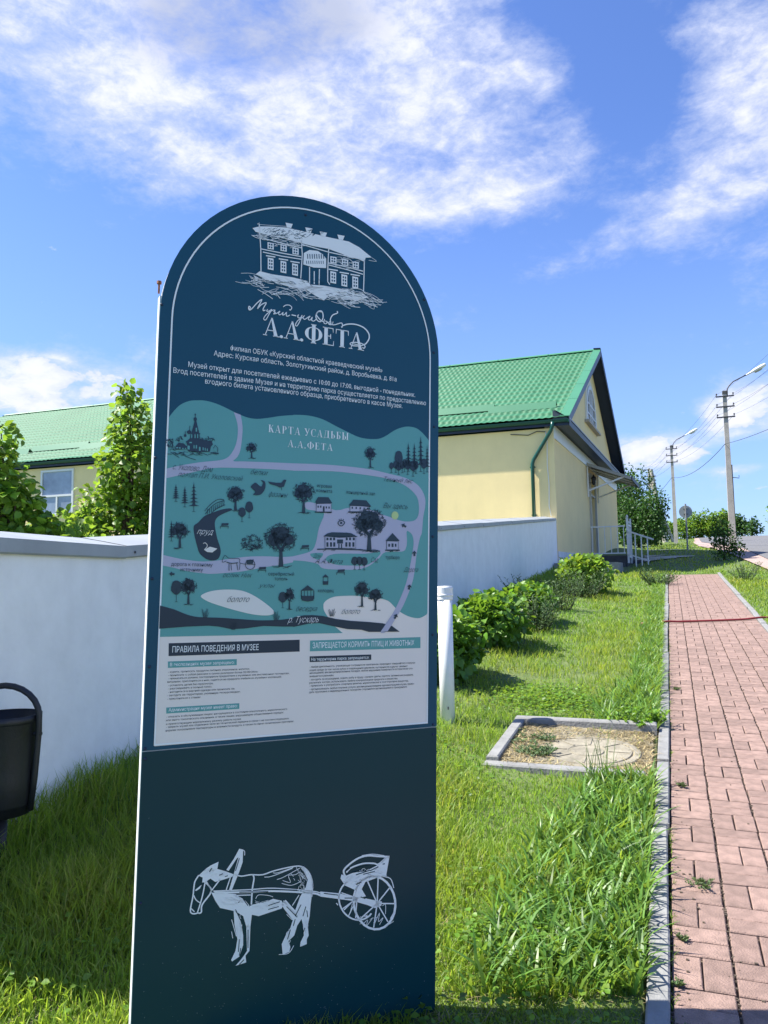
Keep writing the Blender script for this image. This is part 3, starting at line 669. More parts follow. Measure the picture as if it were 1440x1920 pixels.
Ink(6).fill(ZB_([(760,1740),(800,1750),(735,1852),(680,1856)])).build('road_print', PR['lilac'], mp)
Ink(4).fill(ZA([(590,890),(520,900),(450,925),(390,950),(340,1000),(305,1030),(310,1100),(330,1180),(350,1240),(400,1285),(450,1298),(495,1285),(515,1240),(510,1190),(490,1130),(475,1060),(470,1000),(490,960),(540,930),(600,905)]), True).build('pond_print', PR['deep'], mp)
Ink(4).fill(ZA([(360,1580),(400,1550),(470,1532),(560,1525),(660,1530),(740,1555),(820,1600),(900,1660),(935,1700),(920,1720),(860,1728),(760,1718),(640,1690),(520,1655),(420,1620)]), True).build('marsh_print', PR['pale'], mp)
k = Ink(6); k.fill([(740+6.6*math.cos(t), 966.5+7.6*math.sin(t)) for t in np.arange(24)*math.pi/12]).build('marker_dot', PR['yellow'], mp)
# --- lettering (the built-in font), fitted between two photographed baseline points
def text(s, p0, p1, cap, m, parent, layer=5, name='text_line', shear=0.0, bold=0.0):
    c = bpy.data.curves.new('t', 'FONT'); c.body = s; c.resolution_u = 2; c.shear = shear; c.offset = bold
    o = bpy.data.objects.new('t', c); COL.objects.link(o)
    me = bpy.data.meshes.new_from_object(o.evaluated_get(bpy.context.evaluated_depsgraph_get())); bpy.data.objects.remove(o)
    v = np.array([q.co[:] for q in me.vertices]); (a0, b0), (a1, b1) = uv(*p0), uv(*p1); bb = (b0+b1)/2
    x0, x1 = v[:, 0].min(), v[:, 0].max(); sx = (a1-a0)/(x1-x0)
    pc = uv((p0[0]+p1[0])/2, (p0[1]+p1[1])/2-cap); sy = (pc[1]-bb)/.729
    v2 = [(a0+(x-x0)*sx, face(layer), bb+y*sy) for x, y, _ in v]
    r = raw(name, v2, [list(p.vertices) for p in me.polygons], m, parent); bpy.data.meshes.remove(me); return r
X1 = lambda x, y: (280+x/2.571, 360+y/2.571)
W_ = PR['white']; K_ = PR['ink']
for s, q0, q1 in [('филиал ОБУК «Курский областной краеведческий музей»', (390,765), (1122,868)), ('Адрес: Курская область, Золотухинский район, д. Воробьевка, д. 81а', (310,788), (1190,915)),
    ('Музей открыт для посетителей ежедневно с 10:00 до 17:00, выходной - понедельник.', (187,840), (1280,992)), ('Вход посетителей в здание Музея и на территорию парка осуществляется по предоставлению', (115,868), (1332,1032)),
    ('входного билета установленного образца, приобретенного в кассе Музея.', (268,920), (1218,1046))]:
    text(s, X1(*q0), X1(*q1), 9.2, W_, board, bold=.002)
X4 = lambda x, y: (270+x/2.571, 1180+y/2.571)
def bar(p0, p1, p2, p3, m): return Ink(2).fill([X4(*p0), X4(*p1), X4(*p2), X4(*p3)]).build('heading_bar', m, rules)
bar((119,67), (750,50), (750,107), (118,129), PR['deep']); bar((800,54), (1332,37), (1332,90), (799,106), PR['teal'])
bar((115,155), (447,143), (447,172), (115,186), PR['teal']); bar((798,130), (1095,121), (1095,147), (798,158), PR['deep']); bar((107,377), (459,356), (459,383), (107,406), PR['teal'])
def tx(s, q0, q1, cap, m, b=.0): text(s, X4(*q0), X4(*q1), cap, m, rules, 3, bold=b*.4)
tx('ПРАВИЛА ПОВЕДЕНИЯ В МУЗЕЕ', (136,112), (552,99), 11.5, W_, .012); tx('ЗАПРЕЩАЕТСЯ КОРМИТЬ ПТИЦ И ЖИВОТНЫХ', (812,91), (1302,77), 10.5, W_, .012)
tx('В экспозициях музея запрещено:', (125,177), (435,166), 6, W_, .02); tx('На территории парка запрещается:', (806,151), (1085,142), 5.5, W_, .02); tx('Администрация музея имеет право:', (118,396), (450,375), 6, W_, .02)
for s, q0, q1 in [('- курить, проносить продукты питания, мороженое, напитки;', (116,212), (508,192)), ('- проносить с собой рюкзаки и сумки размером более 30х40х20см;', (116,228), (548,206)), ('- прикасаться руками, посторонними предметами к музейным или выставочным экспонатам,', (116,243), (700,214)), ('витринам, прислоняться к ним, садиться на предметы мебели из музейных коллекций;', (112,258), (662,232)),
    ('- оставлять детей без присмотра;', (116,275), (333,264)), ('- разговаривать в полный голос;', (116,291), (327,279)), ('- находиться в верхней одежде или проносить ее;', (116,307), (437,289)), ('- заходить на территорию, указанную экскурсоводом;', (112,323), (463,304)), ('- прислоняться к стенам.', (112,339), (274,331)),
    ('- отказать в обслуживании лицам, находящимся в состоянии алкогольного, наркотического', (108,427), (690,387)), ('или иного токсического опьянения, а также лицам, нарушающим общественный порядок', (106,444), (672,403)), ('и препятствующим нормальному режиму работы музея', (106,460), (466,437)), ('- закрыть музей или отдельные залы на технический перерыв в связи с не соответствующими', (106,477), (697,432)), ('нормам показаниями температуры и влажности воздуха, а также по иным техническим причинам.', (104,493), (722,446)),
    ('- любая деятельность, угрожающая сохранности памятников, природных ландшафтов и окружа-', (798,187), (1308,163)), ('ющей среды (в том числе рубка и повреждение деревьев, кустарников и других зеленых', (798,202), (1270,180)), ('насаждений, несанкционированные посадки, любое нарушение поверхности исторически сло-', (798,216), (1296,191)), ('жившегося рельефа;', (797,231), (914,225)),
    ('- заходить за ограждения, ловить рыбу в пруду, срывать цветы, портить зеленые насаждения,', (797,247), (1298,222)), ('разжигать костры, использовать любые пожароопасные предметы и вещества;', (797,262), (1222,240)), ('- приносить и употреблять спиртные напитки, наркотические и психотропные вещества,', (797,277), (1274,251)), ('- организовывать любые платные услуги, несанкционированные администрацией музея, прово-', (797,292), (1302,267)), ('дить групповые и индивидуальные экскурсии сторонними организациями и гражданами.', (796,307), (1268,281))]:
    tx(s, q0, q1, 3.6, PR['black'], .004)
# serif capitals, built from stems, hairlines and slab serifs on a unit-high cell
def serif(word, p0, p1, cap, m, parent, wt_=.17, hair=.045, layer=5, gap=.16, ls=None):
    (a0, b0), (a1, b1) = uv(*p0), uv(*p1); bb = (b0+b1)/2; sy = uv((p0[0]+p1[0])/2, (p0[1]+p1[1])/2-cap)[1]-bb
    glyphs = []; x = 0
    def R(x0, y0, x1, y1): return [(x0,y0),(x1,y0),(x1,y1),(x0,y1)]
    def D(x0, x1, w): return [(x0-w/2,0),(x0+w/2,0),(x1+w/2,1),(x1-w/2,1)]
    def bowl(cx, cy, rx, ry, t0, t1, thick, th):
        n = 14; o_ = []; i_ = []
        for k in range(n+1):
            t = math.radians(t0+(t1-t0)*k/n); c, s_ = math.cos(t), math.sin(t)
            o_.append((cx+rx*c, cy+ry*s_)); i_.append((cx+(rx-thick*abs(c)**1.3-th*.6)*c, cy+(ry-th)*s_))
        return [[o_[k], o_[k+1], i_[k+1], i_[k]] for k in range(n)]
    h = hair; W = wt_
    def glyph(ch):
        if ch == 'А': return .78, [[(.04,0),(.04+h,0),(.40,1),(.36,1)], [(.60-W/2+.01,0),(.60+W/2+.01,0),(.42,1),(.34,1)], R(.14,.28,.56,.28+h), R(-.04,0,.16,h), R(.46,0,.80,h)]
        if ch == '.': return .22, [[(.08+.085*math.cos(t), .06+.085*math.sin(t)) for t in np.arange(10)*math.pi/5]]
        if ch == 'Ф': return .92, [R(.46-W/2,-.04,.46+W/2,1.04), R(.32,-.04,.60,-.04+h), R(.32,1.04-h,.60,1.04)] + bowl(.44,.5,.44,.38,90,270,W*.85,h) + bowl(.48,.5,.44,.38,-90,90,W*.85,h)
        if ch == 'Е': return .66, [R(.08,0,.08+W,1), R(0,0,.58,h), R(0,1-h,.55,1), R(.2,.5,.42,.5+h), R(.40,.38,.40+h,.64), [(.55,0),(.60,0),(.60,.28),(.58,.28)], [(.52,1),(.57,1),(.57,.74),(.55,.74)]]
        if ch == 'Т': return .76, [R(.37-W/2,0,.37+W/2,1), R(.04,1-h,.70,1), R(.22,0,.52,h), [(.02,1),(.07,1),(.045,.72),(.02,.72)], [(.67,1),(.72,1),(.72,.72),(.695,.72)]]
        if ch == 'К': return .72, [R(.08,0,.08+W,1), [(.22,.45),(.27,.45),(.62,1),(.56,1)], [(.30,.52),(.42,.62),(.70,0),(.50,0)], R(0,0,.32,h), R(0,1-h,.32,1), R(.44,0,.76,h)]
        if ch == 'Р': return .64, [R(.08,0,.08+W,1), R(0,0,.32,h), R(0,1-h,.3,1)] + bowl(.24,.73,.36,.27,-90,90,W*.8,h)
        if ch == 'У': return .72, [[(.00,1),(.20,1),(.44,.36),(.32,.36)], [(.60,1),(.65,1),(.34,.10),(.22,.0),(.12,.04),(.10,.16),(.22,.12),(.29,.2)], R(-.04,1-h,.28,1), R(.50,1-h,.74,1)]
        if ch == 'С': return .72, bowl(.40,.5,.40,.52,48,312,W*.9,h) + [[(.62,.98),(.66,.98),(.68,.66),(.66,.66)]]
        if ch == 'Д': return .82, [R(.52,.06,.52+W,1), [(.10,.06),(.15,.06),(.28,1),(.24,1)], R(.0,.02,.80,.02+h), R(.16,1-h,.76,1), R(0,-.14,.03,.06), R(.77,-.14,.80,.06)]
        if ch == 'Ь': return .64, [R(.08,0,.08+W,1), R(0,1-h,.32,1), R(0,0,.3,h)] + bowl(.24,.29,.36,.29,-90,90,W*.8,h)
        if ch == 'Б': return .66, [R(.08,0,.08+W,1), R(0,1-h,.56,1), R(0,0,.3,h), [(.54,1),(.58,1),(.58,.74),(.56,.74)]] + bowl(.24,.29,.36,.29,-90,90,W*.8,h)
        if ch == 'Ы': return .92, [R(.08,0,.08+W,1), R(0,1-h,.32,1), R(0,0,.3,h), R(.70,0,.70+W,1), R(.62,0,.94,h), R(.62,1-h,.94,1)] + bowl(.24,.29,.34,.29,-90,90,W*.8,h)
        return .42, []
    for ch in word:
        w, polys = glyph(ch); glyphs.append((x, polys)); x += w+(gap if ch != ' ' else 0)
    tot = x-gap; sx = (a1-a0)/tot; mb = MB()
    for x0, polys in glyphs:
        for p in polys: mb.add([(a0+(x0+q[0])*sx, face(layer), bb+q[1]*sy) for q in p], [list(range(len(p)))])
    return raw('title_lettering', mb.v, mb.f, m, parent)
S4 = lambda x, y: (450+x/5.538, 555+y/5.538)
serif('А.А.ФЕТА', S4(245,402), S4(1280,575), 33.5, W_, board, wt_=.19, gap=.02)
S7 = lambda x, y: (490+x/8, 780+y/8)
serif('КАРТА УСАДЬБЫ', S7(103,238), S7(1300,368), 14, W_, mp, wt_=.17, hair=.035, gap=.16); serif('А.А.ФЕТА', S7(395,462), S7(1068,528), 13, W_, mp, wt_=.17, hair=.035, gap=.16)
k = Ink(6)
for L, w in [([(95,145),(105,120),(90,110),(88,135),(100,148),(130,125),(175,75),(225,38),(195,100),(180,135),(215,95),(270,72),(240,130),(240,155),(262,148)], 1.9), ([(285,140),(275,160),(300,158),(328,142),(300,190),(265,250),(243,240),(262,205),(300,170),(340,150)], 1.6),
    ([(340,148),(362,150),(348,165),(366,172),(345,188),(380,182),(400,168),(412,160),(398,185),(410,198),(430,188)], 1.6), ([(430,190),(445,172),(440,200),(462,192),(480,172),(478,205),(492,212),(515,200)], 1.6), ([(447,115),(475,97),(515,100),(535,125),(520,150),(512,140)], 1.6), ([(533,198),(580,208)], 2.0),
    ([(592,215),(605,195),(598,225),(625,228),(642,200),(625,250),(590,312),(573,300),(600,255),(650,225)], 1.6), ([(668,205),(652,225),(668,245),(700,225),(725,212),(705,240),(725,252),(748,222),(742,255),(765,262),(790,240)], 1.6), ([(855,170),(810,165),(785,210),(800,255),(835,268),(860,225),(850,165),(815,160),(790,195),(830,250),(862,268)], 2.0),
    ([(875,242),(868,280),(890,290),(900,268),(880,262)], 1.6), ([(905,270),(918,288),(940,285),(935,245),(960,200),(1008,180),(1005,160)], 2.0), ([(935,262),(915,290),(945,300),(965,268),(955,298),(985,300),(1050,282),(1060,310),(1055,328),(1048,318)], 1.7),
    ([(1062,310),(1120,294),(1200,298),(1280,330),(1330,385),(1338,440),(1310,490),(1285,508)], 2.3), ([(1285,508),(1240,520),(1170,518),(1140,500),(1160,485),(1220,485),(1270,500),(1295,525),(1285,545),(1268,535)], 1.8)]:
    k.line([S4(*q) for q in L], w)
k.build('script_lettering', W_, board)
# --- house sketch
H_ = lambda L: [(440+x/5.143, 400+y/5.143) for x, y in L]
k = Ink(5)
k.fill(H_([(170,145),(200,180),(250,195),(330,215),(470,245),(620,285),(760,320),(900,345),(1050,400),(1180,440),(1250,470),(1260,430),(1320,428),(1200,330),(1100,275),(900,232),(700,185),(500,140),(360,130),(240,128)]))
k.fill(H_([(240,560),(360,590),(560,620),(700,655),(730,690),(860,700),(1050,735),(1230,770),(1290,815),(1150,840),(900,800),(860,840),(780,800),(690,740),(560,720),(420,680),(300,640),(200,590)]))
for L in [[(235,105),(250,350),(252,570)], [(1248,450),(1245,600),(1240,760)], [(265,240),(450,290),(640,335)], [(640,300),(900,375),(1240,450)], [(250,345),(450,385),(640,420)], [(270,375),(450,415),(640,445)], [(900,480),(1100,525),(1235,560)], [(905,500),(1100,550),(1235,590)], [(640,260),(650,400),(635,630)], [(905,330),(895,550),(895,660),(915,690)], [(720,520),(720,680)], [(815,540),(812,690)], [(765,560),(765,685)]]: k.line(H_(L), 1.8, False)
for x, y in [(345,315), (470,335), (585,365), (950,450), (1062,475), (1165,500)]: k.fill(H_([(x-30,y-35),(x+30,y-25),(x+30,y+38),(x-30,y+28)]))
for x, y in [(345,490), (468,520), (580,545), (948,620), (1055,650), (1160,670)]: k.fill(H_([(x-28,y-62),(x+28,y-50),(x+28,y+62),(x-28,y+50)])).line(H_([(x-45,y-80),(x+45,y-66)]), 2.2, False)
k.fill(H_([(665,385),(720,355),(800,365),(850,400),(880,440),(880,530),(760,525),(660,495)]))
for x, y in [(520,110), (710,155), (850,195), (1020,225)]: k.fill(H_([(x-32,y-18),(x+38,y-5),(x+22,y+35),(x-18,y+28)]))
k.scrib(*H_([(750,770)])[0], 100, 12, 70, .9, 34, sl=.22); k.scrib(*H_([(330,660)])[0], 38, 9, 34, .8, 30, sl=.3); k.scrib(*H_([(1200,850)])[0], 42, 8, 40, .8, 30, sl=.25)
k.scrib(*H_([(330,225)])[0], 25, 5, 30, .8, 22, sl=.15); k.scrib(*H_([(1080,470)])[0], 28, 12, 26, .7, 18, sl=.2); k.scrib(*H_([(470,300)])[0], 36, 8, 26, .7, 18, sl=.2)
for L in [[(5,660),(100,680),(190,680),(290,745),(380,755),(410,735)], [(60,580),(150,580),(230,600)], [(400,765),(480,785),(600,770),(660,750)], [(650,800),(700,820),(780,820),(860,840)], [(1250,760),(1330,790),(1415,850),(1380,850)], [(1290,900),(1340,925),(1340,870)], [(930,850),(1000,870),(1100,880)], [(1320,430),(1365,465),(1290,455)], [(240,95),(235,110),(500,128)]]: k.line(H_(L), .7)
k.build('house_drawing', W_, board)
k = Ink(6)
for x, y in [(345,315), (470,335), (585,365), (950,450), (1062,475), (1165,500)]:
    for a_, b_ in ((-12,-14), (10,-10), (-12,12), (10,16)): k.fill(H_([(x+a_-7,y+b_-8),(x+a_+7,y+b_-6),(x+a_+7,y+b_+10),(x+a_-7,y+b_+8)]))
for x, y in [(345,490), (468,520), (580,545), (948,620), (1055,650), (1160,670)]:
    for a_, b_ in ((-10,-32), (11,-28), (-10,-2), (11,2), (-10,30), (11,33)): k.fill(H_([(x+a_-6,y+b_-10),(x+a_+6,y+b_-9),(x+a_+6,y+b_+11),(x+a_-6,y+b_+9)]))
for x in range(700, 860, 22): k.line(H_([(x,395),(x+3,440)]), 1.6, False)
for x in range(690, 870, 20): k.line(H_([(x,460),(x+3,490)]), 1.2, False)
k.scrib(*H_([(600,190)])[0], 60, 7, 60, .7, 9, sl=-.5); k.scrib(*H_([(350,160)])[0], 16, 4, 14, .6, 7, sl=-.5); k.scrib(*H_([(480,225)])[0], 40, 4, 26, .6, 14, sl=.2)
k.scrib(*H_([(560,670)])[0], 60, 6, 34, .6, 12, sl=.25); k.scrib(*H_([(1080,790)])[0], 38, 7, 34, .6, 12, sl=.25)
k.build('drawing_detail', NAVY, board)
# --- donkey and cart
Q_ = lambda L: [(340+x/5.538, 1580+y/5.538) for x, y in L]
C_ = lambda L: [(600+x/9, 1580+y/9) for x, y in L]
k = Ink(5)
k.fill(Q_([(175,340),(250,270),(300,235),(385,195),(372,270),(460,295),(540,325),(530,350),(440,380),(350,405),(300,370),(245,410),(215,410),(220,360)]))
k.fill(Q_([(600,60),(640,70),(635,200),(600,300),(520,495),(490,500),(540,330),(590,150),(575,160),(490,290),(465,280),(540,170)]))
k.fill(Q_([(310,515),(420,520),(560,530),(640,590),(700,660),(740,640),(880,610),(950,580),(1040,600),(1060,640),(1040,680),(950,710),(800,760),(730,745),(715,870),(672,870),(640,760),(560,710),(470,690),(400,675),(350,600)]))
k.fill(Q_([(540,690),(600,760),(622,850),(640,960),(640,1060),(600,1180),(525,1230),(515,1215),(560,1120),(580,1000),(550,850)]))
k.fill(Q_([(672,860),(715,870),(705,1120),(665,1170),(672,1240),(560,1275),(600,1230),(640,1180),(680,1120)]))
k.fill(Q_([(1240,240),(1300,280),(1350,360),(1368,440),(1355,520),(1340,640),(1330,760),(1310,860),(1320,960),(1300,1000),(1300,1050),(1230,1078),(1235,1030),(1270,960),(1260,850),(1245,790),(1200,860),(1170,960),(1110,1020),(1130,1080),(1120,1130),(1050,1160),(1040,1050),(1080,960),(1130,880),(1155,800),(1060,680),(1040,640),(1080,590),(1180,700),(1230,560),(1290,460),(1310,380)]))
for L, w in [([(180,335),(140,400),(128,470),(118,560),(92,700),(120,735),(180,725)], 2.6), ([(128,545),(150,590),(190,620)], 2), ([(245,410),(215,560),(165,725)], 2.4), ([(250,410),(310,500),(215,640),(205,720),(165,728)], 2.8), ([(255,395),(300,470),(310,515)], 2), ([(400,380),(300,510)], 2.4), ([(100,680),(135,715)], 2), ([(460,500),(510,350)], 2), ([(540,540),(640,590),(700,655)], 2.6),
    ([(545,325),(620,345),(720,330),(840,330),(960,290),(1160,245),(1260,250),(1330,320),(1360,430),(1350,560)], 2.4), ([(740,330),(752,370),(735,480),(725,640)], 2.8), ([(330,500),(700,485),(960,470),(1350,500),(1440,520)], 2), ([(340,515),(700,510),(960,500),(1350,520),(1440,545)], 3.6), ([(560,545),(720,540)], 2), ([(950,310),(1000,310),(1160,255)], 1.4), ([(860,355),(940,345),(1150,265)], 1.4), ([(990,380),(1060,355),(1230,260)], 1.2), ([(1040,420),(1140,440),(1240,400)], 1.1), ([(1050,390),(1130,410),(1110,340),(1180,330),(1230,300)], 1.1), ([(770,580),(800,540),(900,545),(950,560)], 1.1), ([(1060,600),(1160,720),(1210,760)], 2.4), ([(1090,740),(1150,800)], 1.2), ([(520,795),(570,970)], 1.4), ([(520,920),(532,990)], 1.2), ([(1010,1158),(1110,1145),(1165,1065)], 1.2), ([(1150,650),(1220,540)], 1.6), ([(640,75),(655,90),(655,130)], 1.4)]: k.line(Q_(L), w)
k.fill(Q_([(140,490),(200,440),(210,435),(190,475),(150,500)]))
def ell(cx, cy, rx, ry, rot, w, a0=0, a1=360):
    r = math.radians(rot); P = []
    for t in np.radians(np.linspace(a0, a1, 26)): x, y = rx*math.cos(t), ry*math.sin(t); P.append((cx+x*math.cos(r)-y*math.sin(r), cy+x*math.sin(r)+y*math.cos(r)))
    k.line(C_(P), w, False)
ell(915, 1010, 350, 450, -8, 4.2); ell(620, 960, 300, 345, -20, 3, 60, 262)
for t in (-115, -82, -40, 2, 50, 95, 140): k.line(C_([(960, 1020), (930+330*math.cos(math.radians(t)), 1010+420*math.sin(math.radians(t)))]), 2.4, False)
for t in (150, 200, 120, 95): k.line(C_([(620, 930), (620+280*math.cos(math.radians(t)), 950+320*math.sin(math.radians(t)))]), 2.0, False)
k.fill(C_([(0,820),(320,850),(560,910),(740,930),(930,970),(1040,990),(1030,1060),(920,1100),(800,1050),(560,980),(300,945),(0,905)]))
k.fill(C_([(360,530),(420,560),(560,500),(760,480),(960,380),(1110,250),(1170,215),(1110,560),(980,580),(760,660),(700,780),(770,900),(560,960),(600,800),(420,720),(340,600)]))
for L, w in [([(420,560),(395,470),(480,370),(640,260),(800,215),(960,225),(1160,235)], 3.4), ([(700,215),(880,190),(1080,215)], 1.4), ([(440,500),(520,420),(720,350),(900,345),(980,360),(1110,250)], 3), ([(1010,560),(1180,600),(1240,760)], 1.8), ([(730,1360),(800,1300),(780,1400),(880,1270)], 1.1), ([(900,1400),(1000,1180),(980,1330),(1060,1260),(1000,1380)], 1.1), ([(1050,1060),(1100,1040),(1100,1200)], 1.1), ([(1100,1415),(1240,1320)], 1.1), ([(510,1150),(540,1030)], 1.1), ([(400,1130),(540,990)], 2.4), ([(270,1015),(300,1050)], 1.8), ([(1180,1280),(1250,1150)], 1.4)]: k.line(C_(L), w)
for cx, cy, rx, ry, n_, sl_ in [(520,600,22,9,26,.5), (860,640,26,8,30,-.1), (1230,330,16,14,26,1.0), (1240,470,8,14,16,1.4), (600,880,5,24,16,1.5), (690,920,3,24,10,1.5), (1110,980,6,16,14,1.9), (1290,880,4,20,12,1.5), (300,290,12,10,14,-.5), (430,320,14,5,12,0)]:
    X_, Y_ = Q_([(cx, cy)])[0]; k.scrib(X_, Y_, rx, ry, n_, .8, 9, sl=sl_)
for cx, cy, rx, ry, n_, sl_ in [(560,620,18,8,24,-.6), (900,500,30,10,24,-.45), (760,1300,22,8,14,-.6)]:
    X_, Y_ = C_([(cx, cy)])[0]; k.scrib(X_, Y_, rx, ry, n_, .9, 8, sl=sl_)
k.build('donkey_cart_drawing', W_, board)
k = Ink(6)
for L in [[(290,300),(315,260)], [(390,335),(430,320)], [(450,350),(480,340)], [(600,160),(560,290)], [(600,1000),(590,1130)], [(615,1090),(600,1170)], [(650,1210),(600,1260)], [(690,900),(690,1090)], [(590,620),(600,610)], [(640,580),(690,650)], [(560,690),(640,860)], [(780,600),(810,610)], [(900,650),(1020,610)], [(900,690),(1010,660)], [(1090,660),(1200,770)], [(1290,660),(1260,760)], [(1300,700),(1310,770)], [(1280,880),(1260,940)], [(1130,900),(1100,1000)], [(1180,790),(1160,860)], [(1240,640),(1180,760)], [(1260,380),(1290,450)], [(1200,460),(1270,380)], [(960,480),(1200,490)], [(600,512),(900,505)]]: k.line(Q_(L), 1.5, False)
for L in [[(600,430),(860,375)], [(540,500),(700,470)], [(600,540),(840,460)], [(840,470),(980,400)], [(720,530),(920,480)], [(600,700),(690,660)], [(1050,360),(1090,350)], [(390,760),(390,830),(500,800)], [(60,850),(300,880)], [(410,930),(540,930)], [(440,470),(500,420)], [(680,910),(760,940)]]: k.line(C_(L), 1.7, False)
k.build('drawing_detail', NAVY2, board)
# --- map drawings
def tree_at(k, x, y, w, h, style=0, n=None):   # base centre x,y in photo px, crown size
    if style == 1:                             # conifer
        k.line([(x, y), (x, y-h*.5)], .9, False)
        for q in range(6): r = w/2*(1-q/7.5); yy = y-h*.22-q*h*.13; k.fill([(x-r, yy+1), (x-r*.3, yy-1.2), (x, yy-h*.22), (x+r*.3, yy-1.2), (x+r, yy+.8), (x, yy+1.4)])
        k.line([(x-3, y), (x+3, y+.4)], .7, False)
    elif style == 2:                           # small round tree on a stick
        k.line([(x, y), (x, y-h*.6)], .8, False).fill([(x+w/2*math.cos(t)*(1+.1*math.sin(5*t)), y-h*.66+h*.34*math.sin(t)) for t in np.arange(14)*math.pi/7]).line([(x-2.5, y), (x+2.5, y)], .7, False)
    else:
        k.fill([(x-w*.07, y), (x-w*.04, y-h*.35), (x-w*.2, y-h*.55), (x-w*.15, y-h*.57), (x, y-h*.42), (x+w*.16, y-h*.58), (x+w*.2, y-h*.55), (x+w*.05, y-h*.34), (x+w*.08, y)])
        for cx, cy, rx, ry in ((-.22, .62, .2, .15), (.2, .62, .2, .15), (0, .76, .3, .17), (-.05, .6, .16, .1)):
            k.fill([(x+w*cx+w*rx*math.cos(t)*rng.uniform(.8, 1.15), y-h*cy+h*ry*math.sin(t)*rng.uniform(.8, 1.15)) for t in np.arange(16)*math.pi/8])
        k.scrib(x, y-h*.66, w*.5, h*.32, n or int(w*h/14)+14, .7, w*.13+1.5); k.scrib(x, y+.4, w*.28, 1.2, 8, .7, w*.22, sl=0)
PA = lambda x, y: ZA([(x, y)])[0]; PB = lambda x, y: ZB_([(x, y)])[0]
trees = [(PA(757,498), 22, 30, 0), (PA(165,835), 15, 30, 1), (PA(235,878), 16, 36, 1), (PA(305,915), 21, 52, 1), (PA(630,905), 36, 46, 0), (PA(738,965), 15, 31, 2), (PA(682,995), 14, 27, 2), (PA(130,1145), 15, 36, 1), (PA(195,1200), 36, 50, 0), (PA(168,1620), 20, 40, 2), (PA(262,1640), 32, 50, 0), (PA(985,1345), 60, 82, 0), (PA(1000,1668), 16, 30, 2), (PA(1052,1678), 22, 40, 0),
    (PB(600,570), 22, 40, 0), (PB(78,925), 42, 58, 0), (PB(590,1228), 62, 82, 0), (PB(535,1655), 28, 48, 0), (PB(640,1685), 28, 42, 0), (PB(478,1368), 13, 24, 2), (PB(516,1368), 13, 24, 2), (PB(552,1372), 13, 24, 2)]
for (x, y), w, h, s_ in trees:
    k = Ink(7); tree_at(k, x, y, w, h, s_); k.build('tree_drawing', K_, mp)
for dx_, dy_, w, h in [(765,610,8,19), (800,610,11,22), (822,625,12,22), (822,590,15,36), (850,612,10,22), (868,605,9,24), (893,625,13,28), (898,600,17,50), (935,640,14,30), (945,605,17,50), (958,618,9,24), (995,602,20,62), (1020,618,12,28), (1045,605,12,48)]:
    k = Ink(7); x, y = PB(dx_, dy_); tree_at(k, x, y, w, h, 2 if h < 40 else 1); k.build('tree_drawing', K_, mp)
k = Ink(7); k.scrib(*PA(760,1160), 20, 14, 120, .8, 8).scrib(*PA(760,1190), 24, 7, 40, .8, 8, sl=0).build('bush_drawing', K_, mp)
# church
U_ = lambda L: [(290+x/10.29, 760+y/10.29) for x, y in L]
k = Ink(7)
k.fill(U_([(770,300),(800,300),(855,540),(885,550),(860,560),(865,650),(1000,680),(1100,700),(1120,760),(1080,800),(1060,900),(860,900),(640,880),(620,850),(390,860),(400,790),(460,720),(560,740),(600,780),(640,800),(600,700),(680,640),(690,560),(710,520)]))
k.fill([(x, y) for x, y in U_([(780+32*math.cos(t), 270+38*math.sin(t)) for t in np.arange(12)*math.pi/6])]).fill(U_([(660+42*math.cos(t), 520+38*math.sin(t)) for t in np.arange(12)*math.pi/6])).fill(U_([(585+26*math.cos(t), 585+28*math.sin(t)) for t in np.arange(12)*math.pi/6]))
for L in [[(780,160),(780,250)], [(675,400),(672,500)], [(588,500),(585,570)], [(765,185),(797,185)], [(1130,830),(1165,770),(1215,830),(1210,900)], [(580,980),(680,1020),(790,1055)], [(340,930),(470,1010)], [(240,940),(330,945)]]: k.line(U_(L), 1.1, False)
k.scrib(*U_([(290,720)])[0], 7, 8, 36, .9, 6).scrib(*U_([(470,650)])[0], 7, 5, 20, .8, 6).scrib(*U_([(1000,660)])[0], 15, 4, 26, .8, 6).scrib(*U_([(760,930)])[0], 45, 4, 44, .8, 12, sl=.15).scrib(*U_([(330,830)])[0], 8, 5, 14, .8, 5)
k.build('church_drawing', K_, mp)
k = Ink(8)
for x, y in [(710,590), (775,590), (825,590)]: k.fill(U_([(x-10,y+45),(x-10,y-20),(x,y-38),(x+10,y-20),(x+10,y+45)]))
for x, y, w, h in [(650,815,22,40), (755,800,10,34), (800,800,12,36), (865,840,16,40), (1165,860,20,28), (430,820,18,14), (480,825,16,14), (540,835,14,12), (590,835,12,12), (930,840,10,30), (970,850,9,28), (1010,860,9,26), (690,720,24,14), (500,680,18,20), (570,720,14,20), (800,470,14,40)]: k.fill(U_([(x-w,y+h),(x-w,y-h*.6),(x,y-h),(x+w,y-h*.6),(x+w,y+h)]))
k.build('drawing_detail', PR['teal'], mp)
